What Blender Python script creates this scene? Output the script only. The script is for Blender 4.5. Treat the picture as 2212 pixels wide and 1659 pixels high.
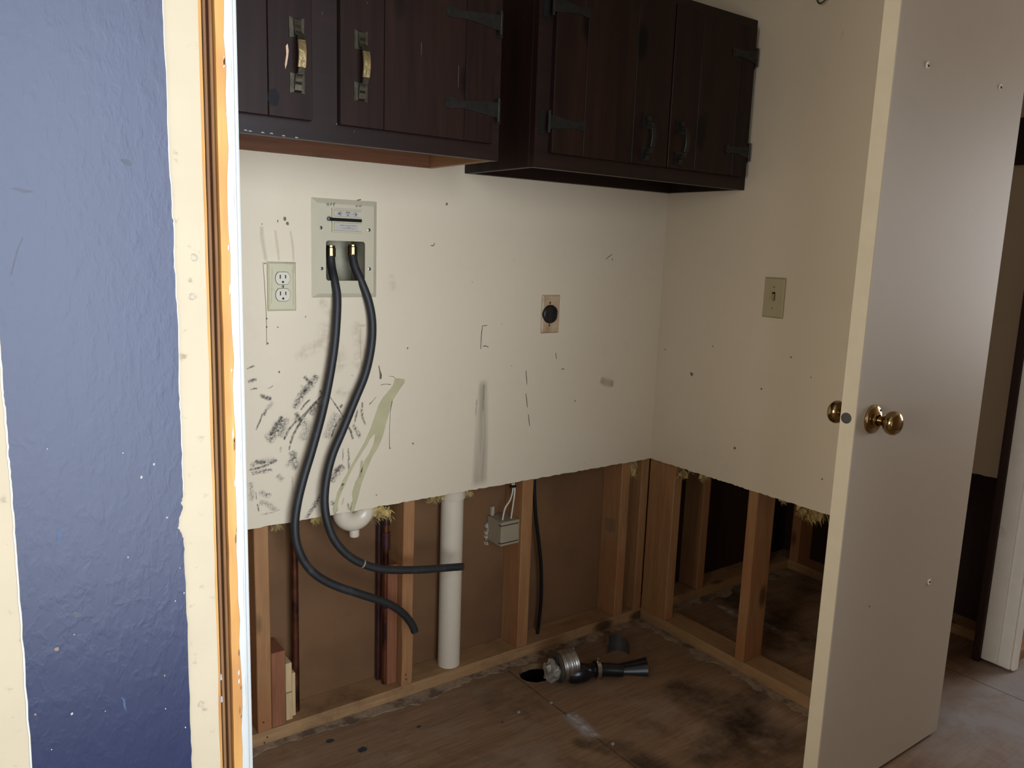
import bpy, bmesh, math, random
from mathutils import Vector, Matrix, noise
random.seed(7)
for o in list(bpy.data.objects): bpy.data.objects.remove(o)
scene = bpy.context.scene
COL = scene.collection

# ------------------------------------------------------------------ camera
CF = 1720.231                                   # focal length in pixels of the 2212 px wide frame
CP = Vector((-1.94015, -1.83374, 1.275))
YAW, PITCH, ROLL = 0.63326846, 0.16904635, 0.03530041
_f = Vector((math.sin(YAW)*math.cos(PITCH), math.cos(YAW)*math.cos(PITCH), -math.sin(PITCH)))
_r = Vector((math.cos(YAW), -math.sin(YAW), 0.0))
_u = _r.cross(_f)
CR = _r*math.cos(ROLL) + _u*math.sin(ROLL)
CU = -_r*math.sin(ROLL) + _u*math.cos(ROLL)
cam_d = bpy.data.cameras.new('camera'); cam_d.sensor_fit = 'HORIZONTAL'; cam_d.sensor_width = 36.0
cam_d.lens = 36.0*CF/2212.0; cam_d.clip_start = 0.02; cam_d.clip_end = 60
cam = bpy.data.objects.new('camera', cam_d); COL.objects.link(cam)
m = Matrix((CR, CU, -_f)).transposed().to_4x4(); m.translation = CP; cam.matrix_world = m
scene.camera = cam

# ------------------------------------------------------------------ world, daylight, exposure
w = bpy.data.worlds.new('world'); scene.world = w; w.use_nodes = True
wn = w.node_tree.nodes['Background']; wn.inputs[0].default_value = (0.80, 0.90, 1.0, 1); wn.inputs[1].default_value = 0.25
# daylight: the open entrance door behind the photographer, a window at the right end of the passage
def daylight(name, loc, rot, sx, sy, energy, col, spread):
    d = bpy.data.lights.new(name, 'AREA'); d.shape = 'RECTANGLE'; d.size = sx; d.size_y = sy
    d.energy = energy; d.color = col; d.spread = math.radians(spread)
    o = bpy.data.objects.new(name, d); COL.objects.link(o); o.location = loc; o.rotation_euler = rot
daylight('entrance_daylight', (-1.66, -2.025, 1.18), (math.radians(90), 0, 0), 0.86, 1.68, 17.5, (0.85, 0.955, 1.11), 95)
daylight('passage_window_daylight', (2.19, -1.47, 1.35), (0, math.radians(90), 0), 1.0, 0.8, 18.5, (0.96, 0.97, 1.0), 160)
daylight('left_fill_light', (-3.19, -1.45, 1.35), (0, math.radians(-90), 0), 1.0, 0.8, 26.0, (0.97, 0.97, 0.97), 170)  # added fill from the left end, brightens the door edge and far casing
scene.view_settings.view_transform = 'Standard'; scene.view_settings.look = 'None'
scene.view_settings.exposure = 0.0; scene.view_settings.gamma = 1.0; scene.view_settings.use_curve_mapping = False

# ------------------------------------------------------------------ helpers
def at(px, py, axis, val):
    """point of the place seen at a photo pixel, on the plane axis = val"""
    d = CR*((px-1106)/CF) - CU*((py-829.5)/CF) + _f
    t = (val-CP[axis])/d[axis]
    return CP + d*t
WORLD = {}
def link(o, parent=None, wloc=None):
    COL.objects.link(o)
    WORLD[o] = Vector(wloc)
    if parent is not None:
        o.parent = parent; o.location = WORLD[o]-WORLD[parent]
    else:
        o.location = WORLD[o]
    return o
def obj(name, bm, mat, parent=None, smooth=False):
    """one mesh object, its origin at the middle of its base"""
    bm.normal_update()
    vs = [v.co for v in bm.verts]
    lo_ = Vector((min(v[i] for v in vs) for i in range(3))); hi = Vector((max(v[i] for v in vs) for i in range(3)))
    c = Vector(((lo_.x+hi.x)/2, (lo_.y+hi.y)/2, lo_.z))
    for v in bm.verts: v.co -= c
    me = bpy.data.meshes.new(name); bm.to_mesh(me); bm.free()
    if mat: me.materials.append(MAT[mat] if isinstance(mat, str) else mat)
    if smooth:
        for p in me.polygons: p.use_smooth = True
        try: me.set_sharp_from_angle(angle=math.radians(40))
        except Exception: pass
    return link(bpy.data.objects.new(name, me), parent, c)
def tag(o, label, cat, group=None, kind=None):
    o['label'] = label; o['category'] = cat
    if group: o['group'] = group
    if kind: o['kind'] = kind
    return o
def thing(name, loc, label, cat, group=None, kind=None):
    o = bpy.data.objects.new(name, None); o.empty_display_size = 0.05
    link(o, None, loc)
    return tag(o, label, cat, group, kind)
def B(): return bmesh.new()
def box(bm, x0, x1, y0, y1, z0, z1, bev=0.0, seg=1):
    r = bmesh.ops.create_cube(bm, size=1.0); vs = r['verts']
    for v in vs:
        v.co = Vector((x0+(x1-x0)*(v.co.x+.5), y0+(y1-y0)*(v.co.y+.5), z0+(z1-z0)*(v.co.z+.5)))
    if bev > 0:
        es = {e for v in vs for e in v.link_edges}
        bmesh.ops.bevel(bm, geom=list(es), offset=bev, segments=seg, affect='EDGES', profile=0.6)
    return bm
def bx(name, mat, parent, x0, x1, y0, y1, z0, z1, bev=0.0015, seg=1):
    return obj(name, box(B(), x0, x1, y0, y1, z0, z1, bev, seg), mat, parent)
def rough(bm, amp, sc, cuts=0, axis=None):
    if cuts: bmesh.ops.subdivide_edges(bm, edges=bm.edges[:], cuts=cuts, use_grid_fill=True)
    for v in bm.verts:
        n = noise.noise_vector(v.co*sc)
        v.co += n*amp
    return bm
def smooth_pts(pts, n=8):
    P = [Vector(p) for p in pts]; out = []
    for i in range(len(P)-1):
        p0 = P[max(i-1, 0)]; p1 = P[i]; p2 = P[i+1]; p3 = P[min(i+2, len(P)-1)]
        for k in range(n):
            t = k/n
            out.append(0.5*((2*p1)+(p2-p0)*t+(2*p0-5*p1+4*p2-p3)*t*t+(3*p1-p0-3*p2+p3)*t**3))
    out.append(P[-1]); return out
def tube(bm, pts, r, seg=14, cap=True, hollow=0.0):
    P = [Vector(p) for p in pts]; n = len(P)
    R = r if isinstance(r, (list, tuple)) else [r]*n
    t0 = (P[1]-P[0]).normalized(); ref = Vector((0, 0, 1)) if abs(t0.z) < .9 else Vector((1, 0, 0))
    nrm = t0.cross(ref).normalized(); rings = []
    for i in range(n):
        t = (P[min(i+1, n-1)]-P[max(i-1, 0)]).normalized()
        nrm = (nrm-t*nrm.dot(t)).normalized(); bi = t.cross(nrm)
        rings.append([bm.verts.new(P[i]+(nrm*math.cos(2*math.pi*k/seg)+bi*math.sin(2*math.pi*k/seg))*R[i]) for k in range(seg)])
    for a, b in zip(rings, rings[1:]):
        for k in range(seg): bm.faces.new((a[k], a[(k+1) % seg], b[(k+1) % seg], b[k]))
    if cap:
        bm.faces.new(rings[0][::-1])
        if hollow > 0:
            t = (P[-1]-P[-2]).normalized(); prev = rings[-1]
            for rr, dd in ((hollow, 0.0), (hollow*.97, -.03)):
                ring = [bm.verts.new(P[-1]+t*dd+(v.co-P[-1])*(rr/R[-1])) for v in rings[-1]]
                for k in range(seg): bm.faces.new((prev[k], prev[(k+1) % seg], ring[(k+1) % seg], ring[k]))
                prev = ring
            bm.faces.new(prev)
        else: bm.faces.new(rings[-1])
    return bm
def lathe(bm, prof, c, d, seg=28):
    """surface of revolution: prof is [(radius, distance along d)]"""
    c = Vector(c); d = Vector(d).normalized(); ref = Vector((0, 0, 1)) if abs(d.z) < .9 else Vector((1, 0, 0))
    a = d.cross(ref).normalized(); b = d.cross(a); rings = []
    for r, h in prof:
        if r < 1e-6: rings.append([bm.verts.new(c+d*h)])
        else: rings.append([bm.verts.new(c+d*h+(a*math.cos(2*math.pi*k/seg)+b*math.sin(2*math.pi*k/seg))*r) for k in range(seg)])
    for p, q in zip(rings, rings[1:]):
        for k in range(seg):
            k2 = (k+1) % seg
            if len(p) == 1 and len(q) == 1: continue
            if len(p) == 1: bm.faces.new((p[0], q[k2], q[k]))
            elif len(q) == 1: bm.faces.new((p[k], p[k2], q[0]))
            else: bm.faces.new((p[k], p[k2], q[k2], q[k]))
    bmesh.ops.recalc_face_normals(bm, faces=bm.faces[:])
    return bm
def slab(outer, holes, to3, depth):
    """flat board with holes: outer and holes are 2-D outlines, to3(u, v, d) places them in space"""
    bm = B(); edges = []
    for lp in [outer]+list(holes):
        vs = [bm.verts.new(to3(u, v, 0)) for u, v in lp]
        for i in range(len(vs)): edges.append(bm.edges.new((vs[i], vs[(i+1) % len(vs)])))
    bmesh.ops.triangle_fill(bm, use_beauty=True, use_dissolve=False, edges=edges)
    off = to3(0, 0, depth)-to3(0, 0, 0)
    r = bmesh.ops.extrude_face_region(bm, geom=bm.faces[:])
    for e in r['geom']:
        if isinstance(e, bmesh.types.BMVert): e.co += off
    bmesh.ops.recalc_face_normals(bm, faces=bm.faces[:])
    return bm
XZ = lambda y0: (lambda u, v, d: Vector((u, y0+d, v)))         # wall facing -y
YZ = lambda x0: (lambda u, v, d: Vector((x0+d, u, v)))         # wall facing -x
XY = lambda z0: (lambda u, v, d: Vector((u, v, z0+d)))
def ragged(p, q, n, amp, sd=0):
    r = random.Random(sd); out = []
    for i in range(n):
        t = i/(n-1); x = p[0]+(q[0]-p[0])*t; y = p[1]+(q[1]-p[1])*t
        dx, dy = q[0]-p[0], q[1]-p[1]; L = math.hypot(dx, dy)
        a = r.uniform(-amp, amp) if 0 < i < n-1 else 0
        out.append((x-dy/L*a, y+dx/L*a))
    return out

# ------------------------------------------------------------------ materials
MAT = {}
def newmat(name):
    m = bpy.data.materials.new(name); m.use_nodes = True; MAT[name] = m
    nt = m.node_tree; return m, nt, nt.nodes, nt.links, nt.nodes['Principled BSDF']
def coords(N, L, scale, rnd=True):
    tc = N.new('ShaderNodeTexCoord'); mp = N.new('ShaderNodeMapping'); mp.inputs['Scale'].default_value = scale
    L.new(tc.outputs['Object'], mp.inputs['Vector'])
    if not rnd: return mp.outputs['Vector']
    oi = N.new('ShaderNodeObjectInfo'); mul = N.new('ShaderNodeMath'); mul.operation = 'MULTIPLY'; mul.inputs[1].default_value = 37.0
    L.new(oi.outputs['Random'], mul.inputs[0])
    ad = N.new('ShaderNodeVectorMath'); ad.operation = 'ADD'
    L.new(mp.outputs['Vector'], ad.inputs[0]); L.new(mul.outputs[0], ad.inputs[1])
    return ad.outputs[0]
def tex_noise(N, L, vec, scale, detail=4, rgh=0.55, dist=0.0):
    t = N.new('ShaderNodeTexNoise'); t.inputs['Scale'].default_value = scale; t.inputs['Detail'].default_value = detail
    t.inputs['Roughness'].default_value = rgh; t.inputs['Distortion'].default_value = dist
    if vec is not None: L.new(vec, t.inputs['Vector'])
    return t.outputs['Fac']
def ramp(N, L, fac, stops):
    r = N.new('ShaderNodeValToRGB'); e = r.color_ramp.elements
    while len(e) < len(stops): e.new(0.5)
    for k, (p, c) in enumerate(stops):
        e[k].position = p; e[k].color = (c[0], c[1], c[2], 1) if not isinstance(c, (int, float)) else (c, c, c, 1)
    L.new(fac, r.inputs['Fac']); return r.outputs['Color']
def mixc(N, L, fac, a, b, mode='MIX'):
    x = N.new('ShaderNodeMix'); x.data_type = 'RGBA'; x.blend_type = mode
    for s, v in ((0, fac), (6, a), (7, b)):
        if isinstance(v, (int, float)): x.inputs[s].default_value = v
        elif isinstance(v, tuple): x.inputs[s].default_value = (v[0], v[1], v[2], 1)
        else: L.new(v, x.inputs[s])
    return x.outputs[2]
def bump(N, L, bsdf, h, strength, dist=0.002):
    b = N.new('ShaderNodeBump'); b.inputs['Strength'].default_value = strength; b.inputs['Distance'].default_value = dist
    L.new(h, b.inputs['Height']); L.new(b.outputs[0], bsdf.inputs['Normal'])
def plain(name, col, rgh=0.5, metal=0.0, var=0.12, sc=30.0, bmp=0.0, spec=0.5, dirt=None, dsc=6.0, dlo=0.55, dhi=0.75):
    m_, nt, N, L, b = newmat(name)
    v = coords(N, L, (1, 1, 1))
    n = tex_noise(N, L, v, sc, 4)
    c = ramp(N, L, n, [(0.25, tuple(x*(1-var) for x in col)), (0.75, tuple(min(1, x*(1+var)) for x in col))])
    if dirt:
        n2 = tex_noise(N, L, v, dsc, 5, .6)
        c = mixc(N, L, ramp(N, L, n2, [(dlo, 0.0), (dhi, 1.0)]), c, dirt)
    L.new(c, b.inputs['Base Color']); b.inputs['Roughness'].default_value = rgh; b.inputs['Metallic'].default_value = metal
    b.inputs['Specular IOR Level'].default_value = spec
    if bmp: bump(N, L, b, n, bmp)
    return m_
def wood(name, light, dark, axis='z', rgh=0.65, gs=26.0, knots=True, red=None, spec=0.4, bmp=0.12, stain_tone=None):
    m_, nt, N, L, b = newmat(name)
    st = 0.07
    sc = {'x': (st, 1, 1), 'y': (1, st, 1), 'z': (1, 1, st)}[axis]
    v = coords(N, L, sc)
    g = tex_noise(N, L, v, gs, 3, .6, 1.2)
    g2 = tex_noise(N, L, v, gs*7, 2, .7)
    c = ramp(N, L, g, [(0.28, dark), (0.5, tuple((a+c2)/2 for a, c2 in zip(light, dark))), (0.72, light)])
    c = mixc(N, L, ramp(N, L, g2, [(0.35, 0.35), (0.7, 0.0)]), c, tuple(x*.62 for x in dark))
    if red:
        v3 = coords(N, L, (1, 1, 1)); n3 = tex_noise(N, L, v3, 3.2, 3, .6)
        c = mixc(N, L, ramp(N, L, n3, [(0.5, 0.0), (0.66, 0.75)]), c, red)
    if stain_tone:
        v5 = coords(N, L, (1, 1, 1)); n5 = tex_noise(N, L, v5, 5.5, 5, .65)
        c = mixc(N, L, ramp(N, L, n5, [(0.53, 0.0), (0.72, 0.8)]), c, stain_tone)
    if knots:
        v4 = coords(N, L, {'x': (.45, 1, 1), 'y': (1, .45, 1), 'z': (1, 1, .45)}[axis])
        vo = N.new('ShaderNodeTexVoronoi'); vo.inputs['Scale'].default_value = 8.0; L.new(v4, vo.inputs['Vector'])
        k = ramp(N, L, vo.outputs['Distance'], [(0.10, 1.0), (0.19, 0.0)])
        c = mixc(N, L, k, c, tuple(x*.28 for x in dark))
    L.new(c, b.inputs['Base Color']); b.inputs['Roughness'].default_value = rgh
    b.inputs['Specular IOR Level'].default_value = spec
    bump(N, L, b, g2, bmp, .001)
    return m_

def make_wall(name, col, dirtcol, amount):
    m_, nt, N, L, b = newmat(name)
    v = coords(N, L, (1, 1, 1), False)
    n1 = tex_noise(N, L, v, 2.2, 4, .6); n2 = tex_noise(N, L, v, 55, 3, .6); n3 = tex_noise(N, L, v, 9, 5, .7)
    c = ramp(N, L, n1, [(0.3, tuple(x*.95 for x in col)), (0.7, col)])
    c = mixc(N, L, ramp(N, L, n3, [(0.55, 0.0), (0.8, amount)]), c, dirtcol)
    L.new(c, b.inputs['Base Color']); b.inputs['Roughness'].default_value = 0.55
    b.inputs['Specular IOR Level'].default_value = 0.3
    bump(N, L, b, n2, 0.05, .001); return m_
make_wall('wall_paint', (0.625, 0.52, 0.37), (0.45, 0.36, 0.25), 0.22)
make_wall('ceiling_paint', (0.62, 0.58, 0.51), (0.5, 0.45, 0.38), 0.2)
make_wall('door_paint', (0.56, 0.495, 0.40), (0.40, 0.36, 0.30), 0.2)
plain('door_edge_paint', (0.66, 0.56, 0.38), 0.5, var=.04, sc=20)
plain('trim_white', (0.375, 0.37, 0.335), 0.35, var=.03, sc=40, dirt=(.30, .26, .2), dlo=.72, dhi=.85, dsc=20)
plain('casing_white', (0.88, 0.85, 0.78), 0.4, var=.04, sc=20, dirt=(.3, .27, .2), dlo=.66, dhi=.85)
plain('paint_torn', (0.42, 0.38, 0.32), 0.7, var=.05)
# blue wall paint: glossy, brushed vertically, blistered
def make_blue():
    m_, nt, N, L, b = newmat('blue_paint')
    v = coords(N, L, (1, 1, .16), False); v2 = coords(N, L, (1, 1, .5), False)
    g = tex_noise(N, L, v, 120, 3, .6); bl = tex_noise(N, L, v2, 75, 3, .6, .3)
    c = ramp(N, L, tex_noise(N, L, v2, 3, 4), [(0.3, (0.0105, 0.0132, 0.036)), (0.7, (0.0145, 0.018, 0.045))])
    L.new(c, b.inputs['Base Color']); b.inputs['Roughness'].default_value = 0.35; b.inputs['Specular IOR Level'].default_value = 0.32
    a = N.new('ShaderNodeMath'); a.operation = 'MULTIPLY_ADD'; a.inputs[1].default_value = .6
    L.new(g, a.inputs[0]); L.new(ramp(N, L, bl, [(0.45, 0.0), (0.75, 1.0)]), a.inputs[2])
    bump(N, L, b, a.outputs[0], 0.20, .001)
make_blue()
plain('cream_board', (0.35, 0.285, 0.185), 0.75, var=.04, sc=14, dirt=(.22, .175, .10), dsc=55, dlo=.63, dhi=.74)
wood('pine', (0.38, 0.192, 0.076), (0.27, 0.124, 0.043), 'z', red=(0.30, 0.115, 0.040))
wood('pine_plate', (0.40, 0.235, 0.105), (0.29, 0.155, 0.062), 'x', stain_tone=(.15, .075, .034))
wood('pine_plate_y', (0.38, 0.225, 0.10), (0.27, 0.145, 0.058), 'y', stain_tone=(.14, .07, .032))
wood('pine_red', (0.30, 0.115, 0.048), (0.20, 0.07, 0.03), 'z', knots=False)
wood('pine_light', (0.62, 0.44, 0.23), (0.50, 0.33, 0.16), 'z', knots=False)
wood('jamb_raw', (0.50, 0.262, 0.068), (0.40, 0.19, 0.040), 'z', knots=False, red=(.25, .085, .02))
wood('jamb_brown', (0.24, 0.115, 0.034), (0.15, 0.062, 0.020), 'z', knots=False)
wood('jamb_gap_shade', (0.10, 0.042, 0.018), (0.05, 0.02, 0.01), 'z', knots=False)
wood('cabinet_wood', (0.025, 0.0096, 0.0056), (0.0085, 0.0033, 0.0021), 'z', rgh=0.45, gs=16, spec=.22, bmp=.06)
wood('cabinet_wood_x', (0.020, 0.0080, 0.0050), (0.011, 0.0045, 0.0028), 'x', rgh=0.45, gs=16, spec=.3, knots=False, bmp=.06)
wood('cabinet_inner', (0.16, 0.062, 0.024), (0.10, 0.036, 0.014), 'x', rgh=0.6, gs=16, spec=.3, bmp=.06)
wood('cabinet_raw', (0.34, 0.17, 0.065), (0.22, 0.10, 0.036), 'y', rgh=.6, gs=16, knots=False)
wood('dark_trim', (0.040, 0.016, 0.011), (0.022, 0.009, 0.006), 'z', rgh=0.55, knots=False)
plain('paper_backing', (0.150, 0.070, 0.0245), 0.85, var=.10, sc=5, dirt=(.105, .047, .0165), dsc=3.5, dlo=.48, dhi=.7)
def make_floor():
    m_, nt, N, L, b = newmat('plywood')
    tc = N.new('ShaderNodeTexCoord')
    def mp(s):
        q = N.new('ShaderNodeMapping'); q.inputs['Scale'].default_value = s
        g_ = N.new('ShaderNodeNewGeometry'); L.new(g_.outputs['Position'], q.inputs['Vector']); return q.outputs['Vector']
    g = tex_noise(N, L, mp((.10, 1, 1)), 26, 4, .65, 1.0); f = tex_noise(N, L, mp((.06, 1, 1)), 170, 2, .6)
    st = tex_noise(N, L, mp((1, 1, 1)), 3.4, 6, .68, .5); pale = tex_noise(N, L, mp((.8, 1.4, 1)), 4.2, 6, .7, .3)
    c = ramp(N, L, g, [(0.3, (0.205, 0.118, 0.062)), (0.7, (0.30, 0.185, 0.105))])
    c = mixc(N, L, ramp(N, L, f, [(0.4, 0.4), (0.65, 0.0)]), c, (0.13, 0.072, 0.038))
    c = mixc(N, L, ramp(N, L, pale, [(0.52, 0.0), (0.75, 0.55)]), c, (0.33, 0.27, 0.21))
    c = mixc(N, L, ramp(N, L, st, [(0.53, 0.0), (0.68, 0.6)]), c, (0.066, 0.038, 0.022))
    # paler grey, patchy tone over the passage in front of the small room
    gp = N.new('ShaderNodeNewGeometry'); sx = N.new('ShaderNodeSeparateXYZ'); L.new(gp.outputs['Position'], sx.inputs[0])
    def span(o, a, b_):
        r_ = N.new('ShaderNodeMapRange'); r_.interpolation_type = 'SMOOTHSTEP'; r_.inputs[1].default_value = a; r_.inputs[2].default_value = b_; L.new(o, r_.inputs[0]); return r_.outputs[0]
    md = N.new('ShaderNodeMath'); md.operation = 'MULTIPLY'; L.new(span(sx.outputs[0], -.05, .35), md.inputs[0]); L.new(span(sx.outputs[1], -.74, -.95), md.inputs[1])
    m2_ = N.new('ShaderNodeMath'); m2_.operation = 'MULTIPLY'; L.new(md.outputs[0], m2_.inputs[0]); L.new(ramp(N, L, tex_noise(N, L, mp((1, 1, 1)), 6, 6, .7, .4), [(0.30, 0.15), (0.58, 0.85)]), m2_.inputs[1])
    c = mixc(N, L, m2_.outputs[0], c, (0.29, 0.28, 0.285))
    L.new(c, b.inputs['Base Color']); b.inputs['Roughness'].default_value = 0.62; b.inputs['Specular IOR Level'].default_value = .35
    bump(N, L, b, f, .12, .001)
make_floor()
plain('floor_edge', (0.29, 0.205, 0.13), 0.9, var=.3, sc=70, bmp=.4, dirt=(.12, .08, .05), dsc=16, dlo=.5, dhi=.62)
plain('dark_subfloor', (0.03, 0.022, 0.018), 0.9)
plain('pvc', (0.58, 0.49, 0.36), 0.28, var=.04, sc=12, dirt=(.38, .31, .21), dsc=25, dlo=.66, dhi=.85)
plain('rubber', (0.013, 0.0125, 0.012), 0.55, var=.2, sc=25, dirt=(.05, .048, .045), dsc=18, dlo=.6, dhi=.85)
plain('black_plastic', (0.008, 0.008, 0.009), 0.25, var=.2)
plain('black_line', (0.02, 0.017, 0.015), 0.7, var=.2)
plain('hole_black', (0.004, 0.003, 0.003), 0.9, var=.1)
plain('copper', (0.20, 0.065, 0.03), 0.38, .75, var=.35, sc=14, dirt=(.05, .018, .012), dsc=9, dlo=.45, dhi=.62)
plain('copper_dark', (0.07, 0.025, 0.02), 0.4, .5, var=.4, sc=14, dirt=(.03, .014, .02), dsc=9, dlo=.45, dhi=.62)
plain('box_ivory', (0.46, 0.40, 0.275), 0.42, var=.03, sc=10, dirt=(.37, .31, .20), dsc=8, dlo=.6, dhi=.85)
plain('box_inside', (0.34, 0.30, 0.205), 0.6, var=.12, sc=8, dirt=(.13, .125, .08), dsc=9, dlo=.45, dhi=.7)
plain('label_silver', (0.58, 0.54, 0.47), 0.2, .35, var=.05)
plain('outlet_ivory', (0.47, 0.42, 0.265), 0.4, var=.04, sc=12, dirt=(.27, .25, .13), dsc=24, dlo=.62, dhi=.8)
plain('receptacle_white', (0.56, 0.50, 0.385), 0.35, var=.03)
plain('switch_almond', (0.36, 0.29, 0.155), 0.4, var=.05, sc=12)
plain('tan_plate', (0.44, 0.31, 0.18), 0.5, var=.10, sc=25, dirt=(.30, .19, .10), dsc=30, dlo=.52, dhi=.75)
plain('steel', (0.55, 0.53, 0.50), 0.28, 1.0, var=.1)
plain('brass', (0.36, 0.25, 0.115), 0.16, 1.0, var=.12, sc=9)
plain('brass_fitting', (0.22, 0.165, 0.085), 0.3, 1.0, var=.15, sc=30)
plain('iron_antique', (0.105, 0.090, 0.062), 0.36, .9, var=.35, sc=70, bmp=.35)
plain('brass_hammered', (0.36, 0.265, 0.12), 0.38, .9, var=.3, sc=90, bmp=.7)
plain('iron_black', (0.022, 0.021, 0.017), 0.36, .5, var=.3, sc=60, bmp=.2)
plain('grey_plastic', (0.29, 0.235, 0.145), 0.6, var=.07, sc=20, dirt=(.42, .37, .27), dsc=45, dlo=.64, dhi=.75)
plain('cable_white', (0.55, 0.48, 0.37), 0.5, var=.05)
plain('plaster_chip', (0.34, 0.29, 0.21), 0.9, var=.1, bmp=.3)
plain('insulation', (0.44, 0.31, 0.105), 0.95, var=.35, sc=60, dirt=(.19, .125, .055), dsc=22, dlo=.48, dhi=.7)
plain('aluminium', (0.62, 0.61, 0.58), 0.30, 1.0, var=.1, sc=40)
plain('crumpled_foil', (0.36, 0.32, 0.26), 0.5, .4, var=.15, sc=30)
plain('galvanised', (0.17, 0.165, 0.155), 0.36, .85, var=.2, sc=18)
plain('caulk', (0.40, 0.39, 0.34), 0.6, var=.03)
plain('chip_white', (0.26, 0.25, 0.24), 0.7, var=.1)
plain('chip_door', (0.78, 0.75, 0.68), 0.6, var=.1)
plain('scratch_wood', (0.085, 0.058, 0.042), 0.6, var=.2)
plain('chip_blue', (0.022, 0.040, 0.085), 0.6, var=.2)
plain('chip_tan', (0.15, 0.10, 0.06), 0.7, var=.2)
plain('dent_dark', (0.030, 0.033, 0.045), 0.6, var=.2)
plain('wood_scar', (0.55, 0.36, 0.22), 0.8, var=.1)
plain('pen_ink', (0.03, 0.028, 0.026), 0.6, var=.1)
plain('outer_wall', (0.30, 0.20, 0.12), 0.7, var=.05, sc=5)

def decal(name, col, rgh, sc, lo_, hi, amax, vscale=(1, 1, 1), edge=1.0, dist=0.0):
    """thin film of dirt, paint or painted shade: patchy, fading towards its edges (UV v runs across it)"""
    m_, nt, N, L, b = newmat(name)
    v = coords(N, L, vscale, False)
    n = ramp(N, L, tex_noise(N, L, v, sc, 5, .7, dist), [(lo_, 0.0), (hi, 1.0)])
    uv = N.new('ShaderNodeUVMap'); sp = N.new('ShaderNodeSeparateXYZ'); L.new(uv.outputs[0], sp.inputs[0])
    e1 = N.new('ShaderNodeMath'); e1.operation = 'PINGPONG'; e1.inputs[1].default_value = .5; L.new(sp.outputs[1], e1.inputs[0])
    e2 = N.new('ShaderNodeMath'); e2.operation = 'PINGPONG'; e2.inputs[1].default_value = .5; L.new(sp.outputs[0], e2.inputs[0])
    k1 = N.new('ShaderNodeMath'); k1.operation = 'MULTIPLY'; k1.use_clamp = True; k1.inputs[1].default_value = 2.0*edge; L.new(e1.outputs[0], k1.inputs[0])
    k2 = N.new('ShaderNodeMath'); k2.operation = 'MULTIPLY'; k2.use_clamp = True; k2.inputs[1].default_value = 8.0*edge; L.new(e2.outputs[0], k2.inputs[0])
    mm = N.new('ShaderNodeMath'); mm.operation = 'MULTIPLY'; L.new(k1.outputs[0], mm.inputs[0]); L.new(k2.outputs[0], mm.inputs[1])
    m2 = N.new('ShaderNodeMath'); m2.operation = 'MULTIPLY'; L.new(mm.outputs[0], m2.inputs[0]); L.new(n, m2.inputs[1])
    m3 = N.new('ShaderNodeMath'); m3.operation = 'MULTIPLY'; m3.inputs[1].default_value = amax; L.new(m2.outputs[0], m3.inputs[0])
    b.inputs['Base Color'].default_value = (*col, 1); b.inputs['Roughness'].default_value = rgh
    tr = N.new('ShaderNodeBsdfTransparent'); mx = N.new('ShaderNodeMixShader')
    L.new(m3.outputs[0], mx.inputs[0]); L.new(tr.outputs[0], mx.inputs[1]); L.new(b.outputs[0], mx.inputs[2])
    L.new(mx.outputs[0], N['Material Output'].inputs['Surface'])
decal('scuff_dark', (0.040, 0.039, 0.038), .6, 190, .36, .60, .90, (1, 1, .6), 1.3)
decal('scuff_light', (0.07, 0.068, 0.066), .6, 230, .42, .66, .60, (1, 1, 1), 1.3)
decal('scuff_hatch', (0.055, 0.053, 0.052), .6, 260, .43, .60, .80, (.5, 1, 1), 1.3)
decal('smear_grey', (0.20, 0.17, 0.13), .7, 70, .25, .75, .55, (1, 1, .03), 1.5)
decal('smudge_brown', (0.36, 0.25, 0.14), .7, 45, .40, .75, .40, (1, 1, 1), 1.0)
decal('drip_green', (0.42, 0.385, 0.25), .4, 30, .1, .6, .34, (1, 1, .2), 1.2)
decal('drip_tan', (0.52, 0.42, 0.26), .4, 30, .1, .6, .35, (1, 1, .2), 1.2)
decal('stain_and_shade', (0.030, 0.018, 0.011), .5, 9, .34, .66, .62, (1, 1, 1), 1.6)
decal('pale_patch', (0.62, 0.60, 0.60), .8, 40, .30, .62, .8, (1, 1, 1), 1.0)
plain('drip_olive', (0.42, 0.375, 0.215), .3, var=.10, sc=20)
plain('drip_brown', (0.13, 0.10, 0.055), .4, var=.2)

def ribbon(pts, width, place):
    """strip along 2-D points; width is one number or a list; UV u along, v across"""
    n = len(pts); W = width if isinstance(width, (list, tuple)) else [width]*n
    bm = B(); uvl = bm.loops.layers.uv.new('UVMap'); rows = []
    for i, (u, v) in enumerate(pts):
        a = pts[max(i-1, 0)]; b = pts[min(i+1, n-1)]; dx, dy = b[0]-a[0], b[1]-a[1]; l = math.hypot(dx, dy) or 1
        nx, ny = -dy/l*W[i]/2, dx/l*W[i]/2
        rows.append((bm.verts.new(place(u+nx, v+ny, 0)), bm.verts.new(place(u-nx, v-ny, 0))))
    for i in range(n-1):
        f = bm.faces.new((rows[i][0], rows[i][1], rows[i+1][1], rows[i+1][0]))
        for lp, uvv in zip(f.loops, ((i/(n-1), 0), (i/(n-1), 1), ((i+1)/(n-1), 1), ((i+1)/(n-1), 0))): lp[uvl].uv = uvv
    return bm
def patch(pts, place):
    bm = B(); es = []; vs = [bm.verts.new(place(u, v, 0)) for u, v in pts]
    for i in range(len(vs)): es.append(bm.edges.new((vs[i], vs[(i+1) % len(vs)])))
    bmesh.ops.triangle_fill(bm, use_beauty=True, edges=es); return bm
def wa(px, py, y=0.0): p = at(px, py, 1, y); return (p.x, p.z)
def wb(px, py, x=0.0): p = at(px, py, 0, x); return (p.y, p.z)
def fl(px, py, z=0.0): p = at(px, py, 2, z); return (p.x, p.y)

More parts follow.
